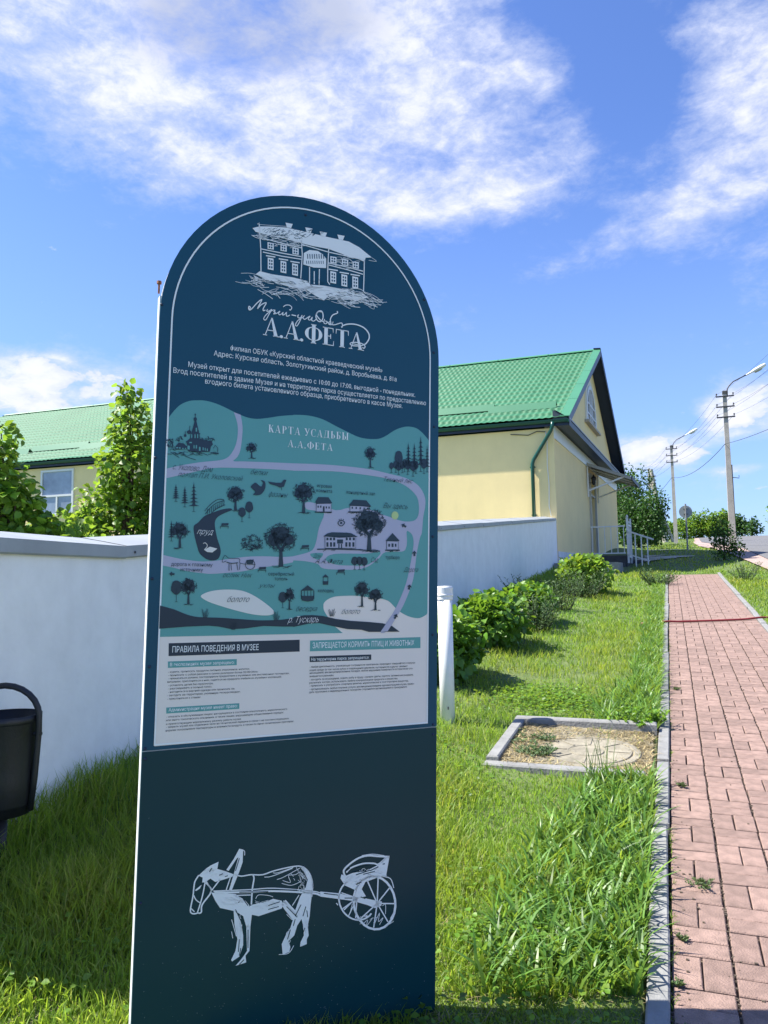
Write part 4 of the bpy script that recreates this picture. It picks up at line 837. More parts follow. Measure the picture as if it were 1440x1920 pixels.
# small houses, bridge, benches, gazebo, well, arrows, eye
V_ = lambda L: [(580+x/7.2, 880+y/7.2) for x, y in L]
def house(walls, roof, wins, ground_l):
    k = Ink(7); k.fill(V_(roof)); w = walls
    k.line(V_([w[0], w[1], w[2], w[3], w[0]]), 1.1, False)
    for x, y, a_, b_ in wins: k.fill(V_([(x-a_,y+b_),(x-a_,y-b_),(x+a_,y-b_),(x+a_,y+b_)]))
    k.line(V_(ground_l), 2.2, False); k.scrib(*V_([((ground_l[0][0]+ground_l[-1][0])/2, ground_l[0][1]+8)])[0], abs(ground_l[-1][0]-ground_l[0][0])/14, 1.5, 12, .7, 8, sl=0); k.build('house_drawing', K_, mp)
for w in ([(90,465),(295,460),(295,580),(88,575)], [(540,490),(830,500),(700,575),(545,572)], [(205,900),(625,910),(625,1065),(208,1065)], [(1035,965),(1200,965),(1200,1085),(1035,1085)]): Ink(6).fill(V_(w)).build('drawing_detail', PR['lilac'], mp)
house([(90,465),(290,460),(290,575),(90,575)], [(75,440),(115,375),(255,378),(305,455),(280,465),(90,465)], [(115,505,9,14),(150,505,9,14),(225,515,9,14),(262,517,9,14),(190,535,12,35)], [(70,578),(300,580)])
house([(545,490),(820,500),(720,570),(545,572)], [(530,485),(590,410),(765,420),(830,500),(810,510)], [(575,520,9,14),(628,522,9,14),(682,526,9,14),(735,530,9,14),(780,530,7,14)], [(520,576),(700,582)])
house([(208,900),(622,910),(622,1065),(208,1065)], [(185,905),(240,865),(300,850),(500,855),(560,862),(650,912),(400,925)], [(x, 940, 14, 18) for x in (240,285,330,500,545,595)] + [(x, 1015, 14, 30) for x in (240,288,332,495,540,590)] + [(410,975,40,28), (395,1035,8,28), (430,1035,8,28)], [(100,1080),(300,1075),(640,1085),(950,1105)])
house([(1040,968),(1195,968),(1195,1085),(1040,1085)], [(1025,965),(1118,860),(1215,965),(1180,975),(1060,972)], [(1073,1025,12,20),(1118,1025,14,24),(1160,1025,11,20)], [(1020,1092),(1215,1092)])
k = Ink(7); k.line(V_([(380,725),(400,700),(430,693),(460,702),(472,722),(450,752),(428,765),(400,752),(380,725)]), 1.6).line(V_([(425,665),(428,690)]), 1.2, False).line(V_([(395,672),(408,692)]), 1.2, False).line(V_([(460,672),(448,692)]), 1.2, False).fill(V_([(426+16*math.cos(t), 725+16*math.sin(t)) for t in np.arange(12)*math.pi/6])).build('eye_symbol', K_, mp)
for c, r in [((1270,760), -60), ((1413,1135), 0), (None, 14), (None, 25), (None, -85)]:
    if c: cx, cy = V_([c])[0]
    elif r == 14: cx, cy = PB(905,1505)
    elif r == 25: cx, cy = PB(798,1735)
    else: cx, cy = PA(133,1403)
    a_ = math.radians(r); q = [(-1.8,5),(-1.8,0),(-4.6,0),(0,-5),(4.6,0),(1.8,0),(1.8,5)]
    Ink(8).fill([(cx+x*math.cos(a_)-y*math.sin(a_), cy+x*math.sin(a_)+y*math.cos(a_)) for x, y in q]).build('arrow_print', K_, mp)
def bench(p):
    x, y = p; k = Ink(7); k.fill([(x-6,y-5),(x+7,y-5.5),(x+6,y-1),(x-7,y)]); k.line([(x-9,y+1),(x+7,y+1)], 1.1, False).line([(x-8,y+1),(x-8.5,y+5)], .9, False).line([(x+6,y),(x+6,y+5)], .9, False).build('bench_drawing', K_, mp)
for p in [PA(548,1028), PA(842,1370), PB(92,1200), PB(372,1390)]: bench(p)
k = Ink(7); k.line(ZA([(395,935),(430,890),(480,850),(540,830)]), 1.2).line(ZA([(390,912),(430,865),(490,822),(540,822)]), 1.2)
for q in range(9): x, y = PA(410+16*q, 925-8.5*q); k.line([(x, y+3), (x+1, y-7)], 1.1, False)
k.line(ZA([(430,940),(480,895),(550,862)]), 1.4).build('bridge_drawing', K_, mp)
k = Ink(7); k.fill(ZB_([(55,1535),(110,1492),(163,1532)])); k.line(ZB_([(62,1535),(62,1600)]), 1.6, False).line(ZB_([(158,1535),(158,1600)]), 1.6, False).fill(ZB_([(58,1575),(160,1575),(155,1612),(110,1620),(66,1612)]))
for x in (85, 110, 135): k.line(ZB_([(x,1535),(x,1578)]), 1.0, False)
k.build('gazebo_drawing', K_, mp)
k = Ink(7); k.fill(ZB_([(225,1430),(250,1405),(275,1430)])).fill(ZB_([(228,1460),(272,1460),(270,1488),(230,1488)])).line(ZB_([(232,1430),(232,1462)]), .9, False).line(ZB_([(268,1430),(268,1462)]), .9, False).build('well_drawing', K_, mp)
k = Ink(7); k.fill(ZA([(750,720),(770,700),(790,690),(830,720),(845,690),(830,670),(860,680),(865,720),(850,760),(820,785),(770,785),(785,760),(765,740)]), True); k.build('squirrel_drawing', K_, mp)
k = Ink(7); k.fill(ZA([(885,680),(950,690),(990,690),(1010,665),(1030,668),(1020,690),(1010,720),(980,728),(950,715),(900,700)])).line(ZA([(990,725),(992,750)]), .8, False).build('pheasant_drawing', K_, mp)
k = Ink(8); k.line(ZA([(378,1165),(395,1160),(410,1185),(385,1215)]), 1.2).fill(ZA([(385,1215),(430,1190),(488,1205),(450,1235),(410,1232)])).build('swan_drawing', PR['pale'], mp)
k = Ink(8)
for L, w in [([(528,1290),(550,1258),(580,1280),(660,1285),(670,1320),(785,1330)], 1.0), ([(560,1310),(600,1320),(650,1315)], 1.6), ([(580,1320),(580,1378)], 1.2), ([(640,1320),(650,1375)], 1.2), ([(595,1325),(600,1375)], 1.0), ([(665,1320),(662,1370)], 1.0), ([(528,1290),(530,1312),(560,1300)], 1.0)]: k.line(ZA(L), w)
for a0_ in range(0, 360, 30):
    t = math.radians(a0_); k.line(ZA([(745+38*math.cos(t), 1330+38*math.sin(t)), (745+38*math.cos(t+.55), 1330+38*math.sin(t+.55))]), 1.1, False)
k.fill(ZA([(715,1295),(775,1290),(765,1325),(720,1325)])).build('donkey_drawing', K_, mp)
for c in (PA(395,1745), PA(950,1765), PA(615,1840), PB(300,1735)):
    k = Ink(8)
    for q in range(8): k.line([(c[0]+(q-4)*.9, c[1]), (c[0]+(q-3.5)*1.9, c[1]-rng.uniform(8, 18))], .7, False)
    k.build('reed_drawing', K_, mp)
def cap(s, p0, p1, h, m=K_, sh=0.0, b=.0): text(s, p0, p1, h, m, mp, 9, 'caption', sh, b)
cap('дорога к глазному', PA(127,1340), PA(450,1345), 7); cap('источнику', PA(200,1382), PA(375,1385), 7); cap('серебристый', PA(886,1415), PA(1088,1417), 6.5); cap('тополь', PA(935,1452), PA(1038,1455), 6.5)
cap('игровая', PB(183,725), PB(298,732), 6.5); cap('комната', PB(178,762), PB(300,770), 6.5); cap('концертный зал', PB(413,775), PB(635,790), 6.5); cap('турбюро', PB(718,1285), PB(828,1288), 6.5); cap('колодец', PB(190,1545), PB(312,1548), 6.5)
def hand(s, p0, p1, h, m=K_): cap(s, p0, p1, h, m, .55, -.012)
hand('с. Уколово, Дом', PA(140,588), PA(455,606), 11); hand('поэтап П.И. Уколовский', PA(180,640), PA(690,680), 10); hand('белки', PA(748,625), PA(885,632), 10); hand('фазаны', PA(890,800), PA(1040,804), 10); hand('пруд', PA(328,1092), PA(458,1096), 11, W_); hand('ослик Ник', PA(532,1428), PA(762,1432), 9)
hand('ухлы', PA(808,1510), PA(940,1510), 8); hand('болото', PA(565,1625), PA(740,1620), 11); hand('р. Тускарь', PA(1035,1790), PB(195,1775), 12, W_); hand('беседка', PB(18,1695), PB(185,1695), 10); hand('болото', PB(375,1718), PB(520,1715), 10); hand('Темный лес', PB(705,680), PB(935,695), 9); hand('Вы здесь', PB(700,885), PB(890,900), 10)
hand('Дом', PB(150,1275), PB(215,1280), 8); hand('А.А.Фета', PB(165,1320), PB(385,1325), 9); hand('Сад', PB(605,1310), PB(662,1312), 9); hand('Дорога', PB(858,1385), PB(975,1390), 9)
# light marks and specks low on the panel
k = Ink(1)
for _ in range(130):
    x, y = rng.uniform(262, 812), 1915 - abs(rng.normal(0, 90)); a_ = rng.uniform(0, math.pi); l = rng.uniform(.6, 2.2)
    k.line([(x, y), (x+l*math.cos(a_), y+l*math.sin(a_))], .55, False)
k.build('dust_specks', mat('pale_dust', (.30,.34,.33), .9), lw_)
# ------------------------------------------------------------------ litter bin on a hoop stand
bx, by = -2.53, 2.36; bz = g(bx, by)
bn = empty('litter_bin', (bx, by, bz), math.radians(12), 'black metal litter bin hung in a hoop frame before the white wall', 'bin')
MB().lathe((0, 0, 0), [(0, .255), (.112, .255), (.115, .26), (.122, .36), (.133, .595), (.136, .60), (.131, .602), (.118, .36), (.106, .22), (0, .22)], 32).build('bucket', BLACKP, bn, True)
MB().lathe((0, 0, 0), [(.1335, .575), (.1385, .582), (.139, .604), (.130, .604)], 32).build('rim', BLACKP, bn, True)
hp = [(-.12, 0, .235), (-.136, 0, .36), (-.150, 0, .54), (-.150, 0, .60)] + [(-.150*math.cos(math.pi*k/12), 0, .60+.118*math.sin(math.pi*k/12)) for k in range(1, 12)] + [(.150, 0, .60), (.150, 0, .54), (.136, 0, .36), (.12, 0, .235)]
MB().tube(hp, .0125, 10).build('hoop_stand', BLACKP, bn, True)
MB().tube([(0, 0, -.08), (0, 0, .205)], .02, 8).build('foot', BLACKP, bn, True)
for s in (-1, 1): MB().tube([(s*.128, 0, .53), (s*.162, 0, .53)], .008, 8).build('pivot_pin', BLACKP, bn)
# ------------------------------------------------------------------ white plastic post
px_, py_ = -1.57, 5.42; pz = g(px_, py_)
po = empty('white_post', (px_, py_, pz), 0, 'short white plastic pipe post with a cap standing in the grass', 'post')
MB().lathe((0, 0, 0), [(.0, -.2), (.054, -.2), (.054, .93), (.0, .93)], 28).build('pipe', PIPE, po, True)
MB().lathe((0, 0, 0), [(.0545, .875), (.060, .878), (.061, .965), (.056, .975), (0, .978)], 28).build('cap', PIPE, po, False)
MB().lathe((0, 0, 0), [(.0605, .90), (.0635, .905), (.0635, .915), (.0605, .92)], 28).build('cap_ring', PIPE, po, True)
MB().box((.018, -.056, .09), (.026, -.0535, .11)).build('screw', STEEL, po)
# ------------------------------------------------------------------ kerb-framed utility cover
fx0, fx1, fy0, fy1 = -1.12, -.16, 4.62, 5.62; fz = g(-.6, 5.1)
wf_ = empty('cover_frame', (0, 0, 0), 0, 'square frame of grey kerb stones set in the grass around the round cover', 'frame')
def gp_box(a, b, top, m=CONC, parent=wf_, name='kerb_stone', bev=.008):
    q = MB().cbox((a[0], a[1], -.16), (b[0], b[1], top), bev); mb = MB(); mb.add([(x, y, z+.069*(y-5.1)+fz) for x, y, z in q.v], q.f); return mb.build(name, m, parent)
gp_box((fx0, fy0+.08), (fx0+.075, fy1-.005), .070); gp_box((fx0+.0, fy1), (fx1+.02, fy1+.075), .075); gp_box((fx0-.005, fy0), (fx1-.03, fy0+.075), .045)
v = [(fx0+.07, fy0+.07), (fx1, fy0+.07), (fx1, fy1), (fx0+.07, fy1)]
raw('litter_bed', [(x, y, g(x, y)+.014) for x, y in v], [[0, 1, 2, 3]], STRAW, wf_)
cv = empty('round_cover', (-.55, 5.07, g(-.55, 5.07)-.014), 0, 'round sand-coloured concrete cover inside the kerb frame', 'manhole cover'); cv.rotation_euler = (tilt, 0, 0)
COVM = mat('cover_concrete', (.25, .225, .17), .95, .3, 9, .6, 60)
MB().lathe((0, 0, 0), [(0, .045), (.10, .045), (.105, .038), (.115, .038), (.12, .045), (.27, .046), (.275, .038), (.285, .038), (.29, .046), (.325, .043), (.335, .03), (.335, -.03)], 40).build('disc', COVM, cv, False)
for k in range(8):
    a_ = k*math.pi/4; q = MB().box((.13, -.008, .0455), (.26, .008, .050)); mb = MB(); mb.add([(x*math.cos(a_)-y*math.sin(a_), x*math.sin(a_)+y*math.cos(a_), z) for x, y, z in q.v], q.f); mb.build('rib', COVM, cv)
# ------------------------------------------------------------------ red hose across the path
pts = []
for t in np.linspace(0, 1, 26):
    x = -.42+1.80*t; y = 11.25+.72*t+.03*math.sin(t*7); pts.append((x, y, g(x, y)+.02+.012*math.exp(-((x+.1)/.12)**2)+.012*math.exp(-((x-1.14)/.12)**2)))
tag(MB().tube(pts, .014, 8).build('garden_hose', HOSE, None, True), 'dark red hose lying straight across the pink paved path', 'hose')
# ------------------------------------------------------------------ poles, lamps, wires
def pole(x, y, h, label, lamp=True, w0=.15, w1=.085):
    z = g(x, y); t = empty('lamp_pole' if lamp else 'utility_pole', (x, y, z), 0, label, 'street lamp' if lamp else 'utility pole', 'concrete poles along the road')
    m = MB(); v = [(-w0, -w0*.8, -.6), (w0, -w0*.8, -.6), (w0, w0*.8, -.6), (-w0, w0*.8, -.6), (-w1, -w1, h), (w1, -w1, h), (w1, w1, h), (-w1, w1, h)]
    m.add(v, [[0,3,2,1],[4,5,6,7],[0,1,5,4],[1,2,6,5],[2,3,7,6],[3,0,4,7]]).build('shaft', POLEC, t)
    ends = []
    for dz_ in (-.28, -.78, -1.28):
        ca = MB().box((-.40, -w1-.05, h+dz_-.03), (.40, -w1-.001, h+dz_+.03)).build('crossarm', STEEL, t)
        for s in (-1, 1):
            MB().tube([(s*.36, -w1-.03, h+dz_), (s*.36, -w1-.03, h+dz_+.11), (s*.33, -w1-.03, h+dz_+.15)], .014, 6).lathe((s*.36, -w1-.03, h+dz_+.07), [(.0, 0), (.035, .01), (.03, .05), (.035, .07), (0, .1)], 8).build('insulator', STEEL, ca)
            ends.append((x+s*.36, y-w1-.03, z+h+dz_+.1))
    MB().box((-w1-.012, -w1-.012, h-.16), (w1+.012, w1+.012, h-.02)).build('collar', CONCD, t)
    if lamp:
        ar = MB().tube([(w1+.03, 0, h-.3), (w1+.04, 0, h+.05), (w1+.12, .02, h+.22), (w1+.32, .05, h+.42), (1.05, .1, h+.72)], .028, 8).build('lamp_arm', STEEL, t, True)
        q = MB().lathe((0, 0, 0), [(.0, 0), (.05, .01), (.065, .30), (.11, .42), (.125, .75), (.10, .95), (.0, .99)], 14)
        d = np.array([.86, .08, .44]); d /= np.linalg.norm(d); a_ = np.cross(d, [0, 1, 0]); a_ /= np.linalg.norm(a_); b_ = np.cross(a_, d)
        hd = MB(); hd.add([tuple(np.array([.98, .09, h+.68]) + d*p[2] + a_*p[0]*.75 + b_*p[1]*1.25) for p in q.v], q.f); hd.build('lamp_head', WHITEP, t, True)
        gl = MB(); q = MB().lathe((0, 0, 0), [(.0, 0), (.07, .04), (.09, .2), (.07, .36), (0, .4)], 10)
        c0 = np.array([.98, .09, h+.68]) + d*.42 - np.array([0, 0, .10]); gl.add([tuple(c0 + d*p[2] + a_*p[0]*.6 + b_*p[1]) for p in q.v], q.f); gl.build('lamp_glass', mat('lamp_glass', (.35,.36,.34), .15) if 'lamp_glass' not in bpy.data.materials else bpy.data.materials['lamp_glass'], t, True)
    return t, ends
p1, e1 = pole(2.78, 38.85, 7.45, 'nearer tall concrete lamp pole behind the leafy shrub by the road')
MB().tube([(.16, 0, 3.3), (.42, 0, 3.25), (.42, 0, 3.38)], .018, 6).build('hook', STEEL, p1); MB().box((.10, -.05, .6), (.16, .05, 3.9)).build('cable_duct', CONCD, p1)
p2, e2 = pole(.47, 60.0, 7.35, 'farther slimmer concrete lamp pole left of the round road sign')
p0, e0 = pole(4.9, 18.0, 7.6, 'concrete lamp pole on the verge nearest the camera, right of the frame')
# distant twin poles
t = empty('utility_pole', (-1.35, 68, g(-1.35, 68)), 0, 'thin dark distant utility pole with a crossarm above the bushes', 'utility pole')
MB().tube([(0, 0, -.5), (-.0, 0, 6.2)], [.13, .09], 8).build('shaft', POLEC, t)
for dz_ in (-.15, -.75, -1.35): MB().box((-.45, -.12, 6.2+dz_), (.2, -.07, 6.25+dz_)).build('crossarm', STEEL, t)
MB().box((-1.6, -.10, 4.75), (.1, -.06, 4.82)).build('crossarm', STEEL, t)
for x in (-1.5, -1.1, -.7): MB().lathe((x, -.08, 4.8), [(.0, 0), (.05, .02), (.04, .2), (0, .24)], 6).build('insulator', STEEL, t)
t = empty('utility_pole', (-.55, 64, g(-.55, 64)), 0, 'thick leaning concrete utility pole rising behind the dark bushes', 'utility pole')
MB().tube([(.35, 0, -.5), (-.55, 0, 5.9)], [.22, .13], 8).tube([(1.0, .3, -.5), (-.75, .1, 5.2)], [.12, .10], 8).build('shaft', POLEC, t)
for z in (5.3, 4.7): MB().box((-.75, -.2, z), (-.2, -.15, z+.06)).build('crossarm', STEEL, t)
def wire(a, b, sag, r=.011, n=14):
    a, b = np.array(a), np.array(b); return [tuple(a+(b-a)*t - np.array([0, 0, sag*4*t*(1-t)])) for t in np.linspace(0, 1, n)]
wl = 0
names = ['top left', 'top right', 'middle left', 'middle right', 'bottom left', 'bottom right']
for i in range(6):
    m = MB().tube(wire(e0[i], e1[i], .35), .0045, 5, False).tube(wire(e1[i], e2[i], .35), .006, 5, False).tube(wire(e2[i], (-1.5+.2*(i % 2), 68, 10.5-.5*(i//2)), .2), .007, 5, False)
    tag(m.build('overhead_wire', STEEL, None), 'thin overhead wire on the %s insulators of the lamp poles' % names[i], 'wire')
a_, b_, c_ = (4.8, 17.9, 5.9), (2.68, 38.75, 7.5), (.40, 59.9, 8.55)
tag(MB().tube(wire(a_, b_, .25), .010, 6, False).tube(wire(b_, c_, .5), .014, 6, False).tube(wire(c_, (-2.4, 66, 6.4), .2), .014, 6, False).build('service_cable', STEEL, None), 'thicker black cable strung lower between the lamp poles', 'cable')
tag(MB().tube(wire((-1.1, 6.6, 8.2), (4.9, 18.0, 12.6), .1), .011, 6, False).build('service_cable', STEEL, None), 'black cable crossing the sky at the top right corner', 'cable')
# ------------------------------------------------------------------ round road sign seen from behind
sx_, sy_ = .72, 34.9; sz = g(sx_, sy_); t = empty('road_sign', (sx_, sy_, sz), math.radians(4), 'round traffic sign on a grey post seen from its bare back', 'road sign')
MB().tube([(0, 0, -.3), (0, 0, 2.02)], .035, 8).build('post', mat('galvanised', (.25,.26,.27), .5, .1, 5, metal=.3), t)
MB().add([], []).prism([(.27*math.cos(q), .05, 1.68+.27*math.sin(q)) for q in np.arange(28)*math.pi/14], (0, .006, 0)).build('disc', mat('sign_back', (.30,.34,.34), .5, .05, 5), t)
for z in (1.58, 1.8): MB().box((-.08, .0, z-.015), (.08, .049, z+.015)).build('bracket', STEEL, t)

# ------------------------------------------------------------------ foliage
LEAF = mat('leaf_bright', (.125, .235, .03), .45, trans=.45, tcol=(.30, .46, .04), attr=True, spec=.4)
LEAFD = mat('leaf_deep', (.040, .105, .018), .5, trans=.3, tcol=(.07, .16, .02), attr=True, spec=.35)
GRASS = mat('grass_blade', (.165, .275, .032), .5, trans=.5, tcol=(.37, .53, .045), attr=True, spec=.35)
def nrm(v): return v/(np.linalg.norm(v, axis=-1, keepdims=True)+1e-9)
SHAPE = np.array([[0,0,0],[.36,.30,.06],[.30,.68,.05],[0,1,-.06],[-.30,.68,.05],[-.36,.30,.06],[0,.5,-.03]])   # x, along, normal
SHF = np.array([[0,1,6],[1,2,6],[2,3,6],[3,4,6],[4,5,6],[5,0,6]])
def leaf_cloud(P, D, Nn, size, wid=1.0, tint=None):
    """leaves at P growing along D, facing Nn"""
    n = len(P); D = nrm(D); X = nrm(np.cross(D, Nn)); Nn = np.cross(X, D)
    V = P[:, None] + SHAPE[None, :, 0:1]*X[:, None]*size[:, None, None]*wid + SHAPE[None, :, 1:2]*D[:, None]*size[:, None, None] + SHAPE[None, :, 2:3]*Nn[:, None]*size[:, None, None]*1.6
    Fc = (SHF[None] + (np.arange(n)*7)[:, None, None]).reshape(-1, 3)
    if tint is None: tint = rng.uniform(.65, 1.3, (n, 1))*np.array([[1, 1, 1]]) * (1+rng.normal(0, .06, (n, 3)))
    return V.reshape(-1, 3), Fc, np.repeat(tint, 7, axis=0)
def foliage(name, clumps, n, size, m, parent, up=.5, shell=.6, wid=1.0, origin=(0, 0, 0), droop=0.0, nobj=0):
    """leaf-sized faces spread through overlapping clumps; returns per-clump mesh"""
    w = np.array([c[3]*c[4]*c[5] for c in clumps])**.66; w /= w.sum(); idx = rng.choice(len(clumps), n, p=w)
    C_ = np.array(clumps)[idx]; d = nrm(rng.normal(0, 1, (n, 3))); r = rng.uniform(shell**3, 1, (n, 1))**(1/3) * (1+rng.normal(0, .08, (n, 1)))
    P = C_[:, :3] + d*r*C_[:, 3:6]; Dd = nrm(d*.8 + rng.normal(0, .55, (n, 3)) + np.array([0, 0, -droop])); Nn = nrm(d*.5 + np.array([0, 0, up]) + rng.normal(0, .45, (n, 3)))
    sz = size*rng.uniform(.45, 1.3, n)
    if nobj:
        dist = np.linalg.norm(P + np.array(origin) - CAM, axis=1); vis = np.array([in_view(p) for p in P+np.array(origin)])
        ctr = np.average(C_[:, :3], axis=0); out = ((P-ctr)@(CAM-np.array(origin)-ctr))/np.linalg.norm(CAM-np.array(origin)-ctr)
        order = np.argsort(-out - 10*vis); pick, P_, = order[:nobj], None
        mesh_vars = []
        for q in range(3):
            o = raw('leaf', *[a for a in (SHAPE*np.array([wid, 1, 1.6+q*.9])+np.array([0, 0, 0]), SHF)], m, None, False, np.full((7, 3), (.8, 1.0, 1.2)[q])); mesh_vars.append(o.data); bpy.data.objects.remove(o)
        for i in pick:
            D1 = Dd[i]; X1_ = nrm(np.cross(D1, Nn[i])); N1 = np.cross(X1_, D1); Mt = Matrix.Identity(4)
            for a_ in range(3): Mt[a_][0] = X1_[a_]*sz[i]; Mt[a_][1] = D1[a_]*sz[i]; Mt[a_][2] = N1[a_]*sz[i]; Mt[a_][3] = P[i][a_]
            link('leaf', mesh_vars[i % 3], parent, Mt)
        keep = np.ones(n, bool); keep[pick] = False; P, Dd, Nn, sz = P[keep], Dd[keep], Nn[keep], sz[keep]
    V, Fc, T = leaf_cloud(P, Dd, Nn, sz, wid); o = raw(name, V, Fc, m, parent, False, T); 
    return o
def woody(name, x, y, clumps, n, size, label, cat, m=LEAF, group=None, wid=1.0, trunk=.06, th=1.0, nobj=0, droop=.2, z0=None, shell=.55, up=.5):
    z = g(x, y) if z0 is None else z0; t = empty(name, (x, y, z), 0, label, cat, group)
    mb = MB(); top = np.mean([c[:3] for c in clumps], axis=0)
    mb.tube([(0, 0, -.15), (top[0]*.3, top[1]*.3, top[2]*.5), (top[0]*.8, top[1]*.8, max(c[2] for c in clumps)*.85)], [trunk, trunk*.7, trunk*.25], 7)
    for c in clumps: mb.tube([(top[0]*.3, top[1]*.3, top[2]*.35), ((c[0]+top[0]*.3)/2+.03, (c[1]+top[1]*.3)/2, c[2]*.8), (c[0], c[1], c[2]+c[5]*.3)], [trunk*.45, trunk*.28, trunk*.1], 5)
    mb.build('trunk', BARK, t, True)
    f_ = foliage('crown', clumps, n, size, m, t, wid=wid, nobj=nobj, origin=(x, y, z), droop=droop, shell=shell, up=up)
    if nobj: f_.name = 'leaves'; f_['kind'] = 'stuff'
    return t
# young trees behind the wall
z2 = g(-5.3, 6.5)
def crown(lst): return [(o*.936-.0, o*.352+rng.uniform(-.12, .12), z, r, r*.9, r*.85) for o, z, r in lst]
cl = crown([(-.02,2.88,.12), (-.02,2.70,.17), (.03,2.5,.25), (.06,2.3,.31), (.08,2.06,.37), (.02,1.84,.38), (-.26,1.68,.30), (.36,1.75,.32), (-.08,1.42,.36), (-.46,1.36,.2), (.5,1.45,.38), (-.3,1.12,.36), (.3,1.1,.46), (-.62,1.10,.28), (-.5,1.5,.16), (.75,1.2,.4), (-.72,1.42,.26), (-.95,1.38,.24), (-.42,1.5,.24)])
woody('young_tree', -5.28, 6.45, cl, 7600, .070, 'light green pointed young tree behind the wall beside the board', 'tree', wid=1.15, trunk=.05, nobj=300, droop=.35, up=.8)
cl = crown([(-.06,2.2,.16), (-.08,2.0,.2), (.02,1.8,.22), (.16,1.66,.2), (-.22,2.02,.2), (-.32,1.8,.28), (-.12,1.62,.24), (.14,1.45,.22), (.26,1.22,.24), (-.05,1.25,.34), (-.4,1.35,.4), (.3,.95,.3), (0,.9,.4), (-.5,1.0,.5), (.45,1.36,.24), (.64,1.32,.2)])
woody('young_tree', -5.25, 4.85, cl, 5000, .080, 'bushy green young tree behind the wall at the left edge', 'tree', wid=1.2, trunk=.05, nobj=300, droop=.45, up=.8)
# hydrangea-like bushes along the wall: leaves laid over a dome
def dome(name, x, y, rx, ry, h, n, size, label, nobj=0, m=LEAFD, group='leafy bushes along the foot of the wall'):
    z = g(x, y); t = empty(name, (x, y, z), 0, label, 'bush', group)
    mb = MB()
    for k in range(9):
        a_ = k*.7; mb.tube([(.04*math.cos(a_), .04*math.sin(a_), -.05), (rx*.5*math.cos(a_), ry*.5*math.sin(a_), h*.7)], [.008, .004], 5)
    mb.build('stems', BARK, t)
    cl = [(rx*.42*math.cos(k*1.26+.3), ry*.42*math.sin(k*1.26+.3), h*.5, rx*.60, ry*.60, h*.46) for k in range(5)] + [(0, 0, h*.62, rx*.6, ry*.6, h*.38)]
    f_ = foliage('leaves', cl, n, size, m, t, up=.9, shell=.62, wid=1.35, origin=(x, y, z), droop=.1, nobj=nobj)
    if nobj: f_['kind'] = 'stuff'
    return t
BUSHM = mat('bush_leaf', (.11, .225, .032), .42, trans=.38, tcol=(.24, .42, .03), attr=True, spec=.45)
dome('leafy_bush', -1.98, 6.75, .34, .52, .62, 2300, .078, 'leafy green bush nearest the white post, partly hidden by it', 300, BUSHM)
dome('leafy_bush', -1.98, 8.75, .44, .60, .60, 2600, .078, 'widest leafy green bush, second along the wall from the post', 300, BUSHM)
dome('leafy_bush', -1.92, 10.9, .38, .55, .55, 1800, .074, 'darker leafy bush third along the wall, mixed with weeds', 0, BUSHM)
dome('leafy_bush', -1.60, 15.4, .55, .60, .72, 2100, .085, 'round light green bush in front of the concrete slab', 0, LEAF)
# feathery weeds
def weed(x, y, h, n, spread, label, m, size=.05, wid=.35, group='tall weeds growing between the bushes'):
    z = g(x, y); t = empty('weed_clump', (x, y, z), 0, label, 'weed', group)
    P, D = [], []; mb = MB()
    for k in range(n):
        a_ = rng.uniform(0, 2*math.pi); r = spread*math.sqrt(rng.uniform(0, 1)); hx = h*rng.uniform(.35, 1); thin = min(1, h/.3); b0 = np.array([r*math.cos(a_)*.6, r*math.sin(a_)*.6, 0]); b1 = np.array([r*math.cos(a_)*1.3, r*math.sin(a_)*1.3, hx])
        mb.tube([b0, (b0+b1)/2+np.array([0, 0, .03]), b1], [.004*thin, .003*thin, .0015*thin], 4, False)
        for q in np.linspace(.15, 1, 16):
            P.append(b0+(b1-b0)*q); b = rng.uniform(0, 6.28); D.append((math.cos(b), math.sin(b), .7))
    mb.build('stalks', m, t); P, D = np.array(P), np.array(D, float); V, Fc, T = leaf_cloud(P, D, np.tile([0, 0, 1.], (len(P), 1))+rng.normal(0, .3, P.shape), size*rng.uniform(.6, 1.4, len(P)), wid); raw('leaves', V, Fc, m, t, False, T); return t
WEEDM = mat('weed_leaf', (.10, .17, .07), .6, trans=.3, tcol=(.15, .24, .08), attr=True)
weed(-1.70, 10.1, .52, 60, .30, 'feathery grey-green weeds between the second and third bush', WEEDM); weed(-1.70, 12.4, .55, 50, .32, 'feathery grey-green weeds behind the third bush', WEEDM)
weed(-1.55, 14.5, .50, 70, .40, 'feathery grey-green weeds in front of the round far bush', WEEDM); weed(-2.4, 13.2, .45, 40, .35, 'low weeds in the shade against the wall foot', WEEDM)
weed(-.25, 17.9, .38, 60, .38, 'weeds spilling over the kerb at the far end of the path', WEEDM); weed(1.55, 19.0, .4, 30, .3, 'weeds at the right kerb near the end of the path', WEEDM)
weed(-.22, 5.78, .13, 60, .16, 'low leafy weeds spilling over the kerb beside the cover frame', BUSHM, .032, .6)
weed(-.96, 5.25, .045, 45, .15, 'small grey-green weeds in the back corner of the kerb frame', WEEDM, .022, .5); weed(-.86, 4.95, .06, 50, .11, 'small grey-green weeds left of the round cover', WEEDM, .022, .5)
WEEDS = mat('joint_weed', (.09, .14, .045), .6, trans=.3, tcol=(.14, .22, .05), attr=True)
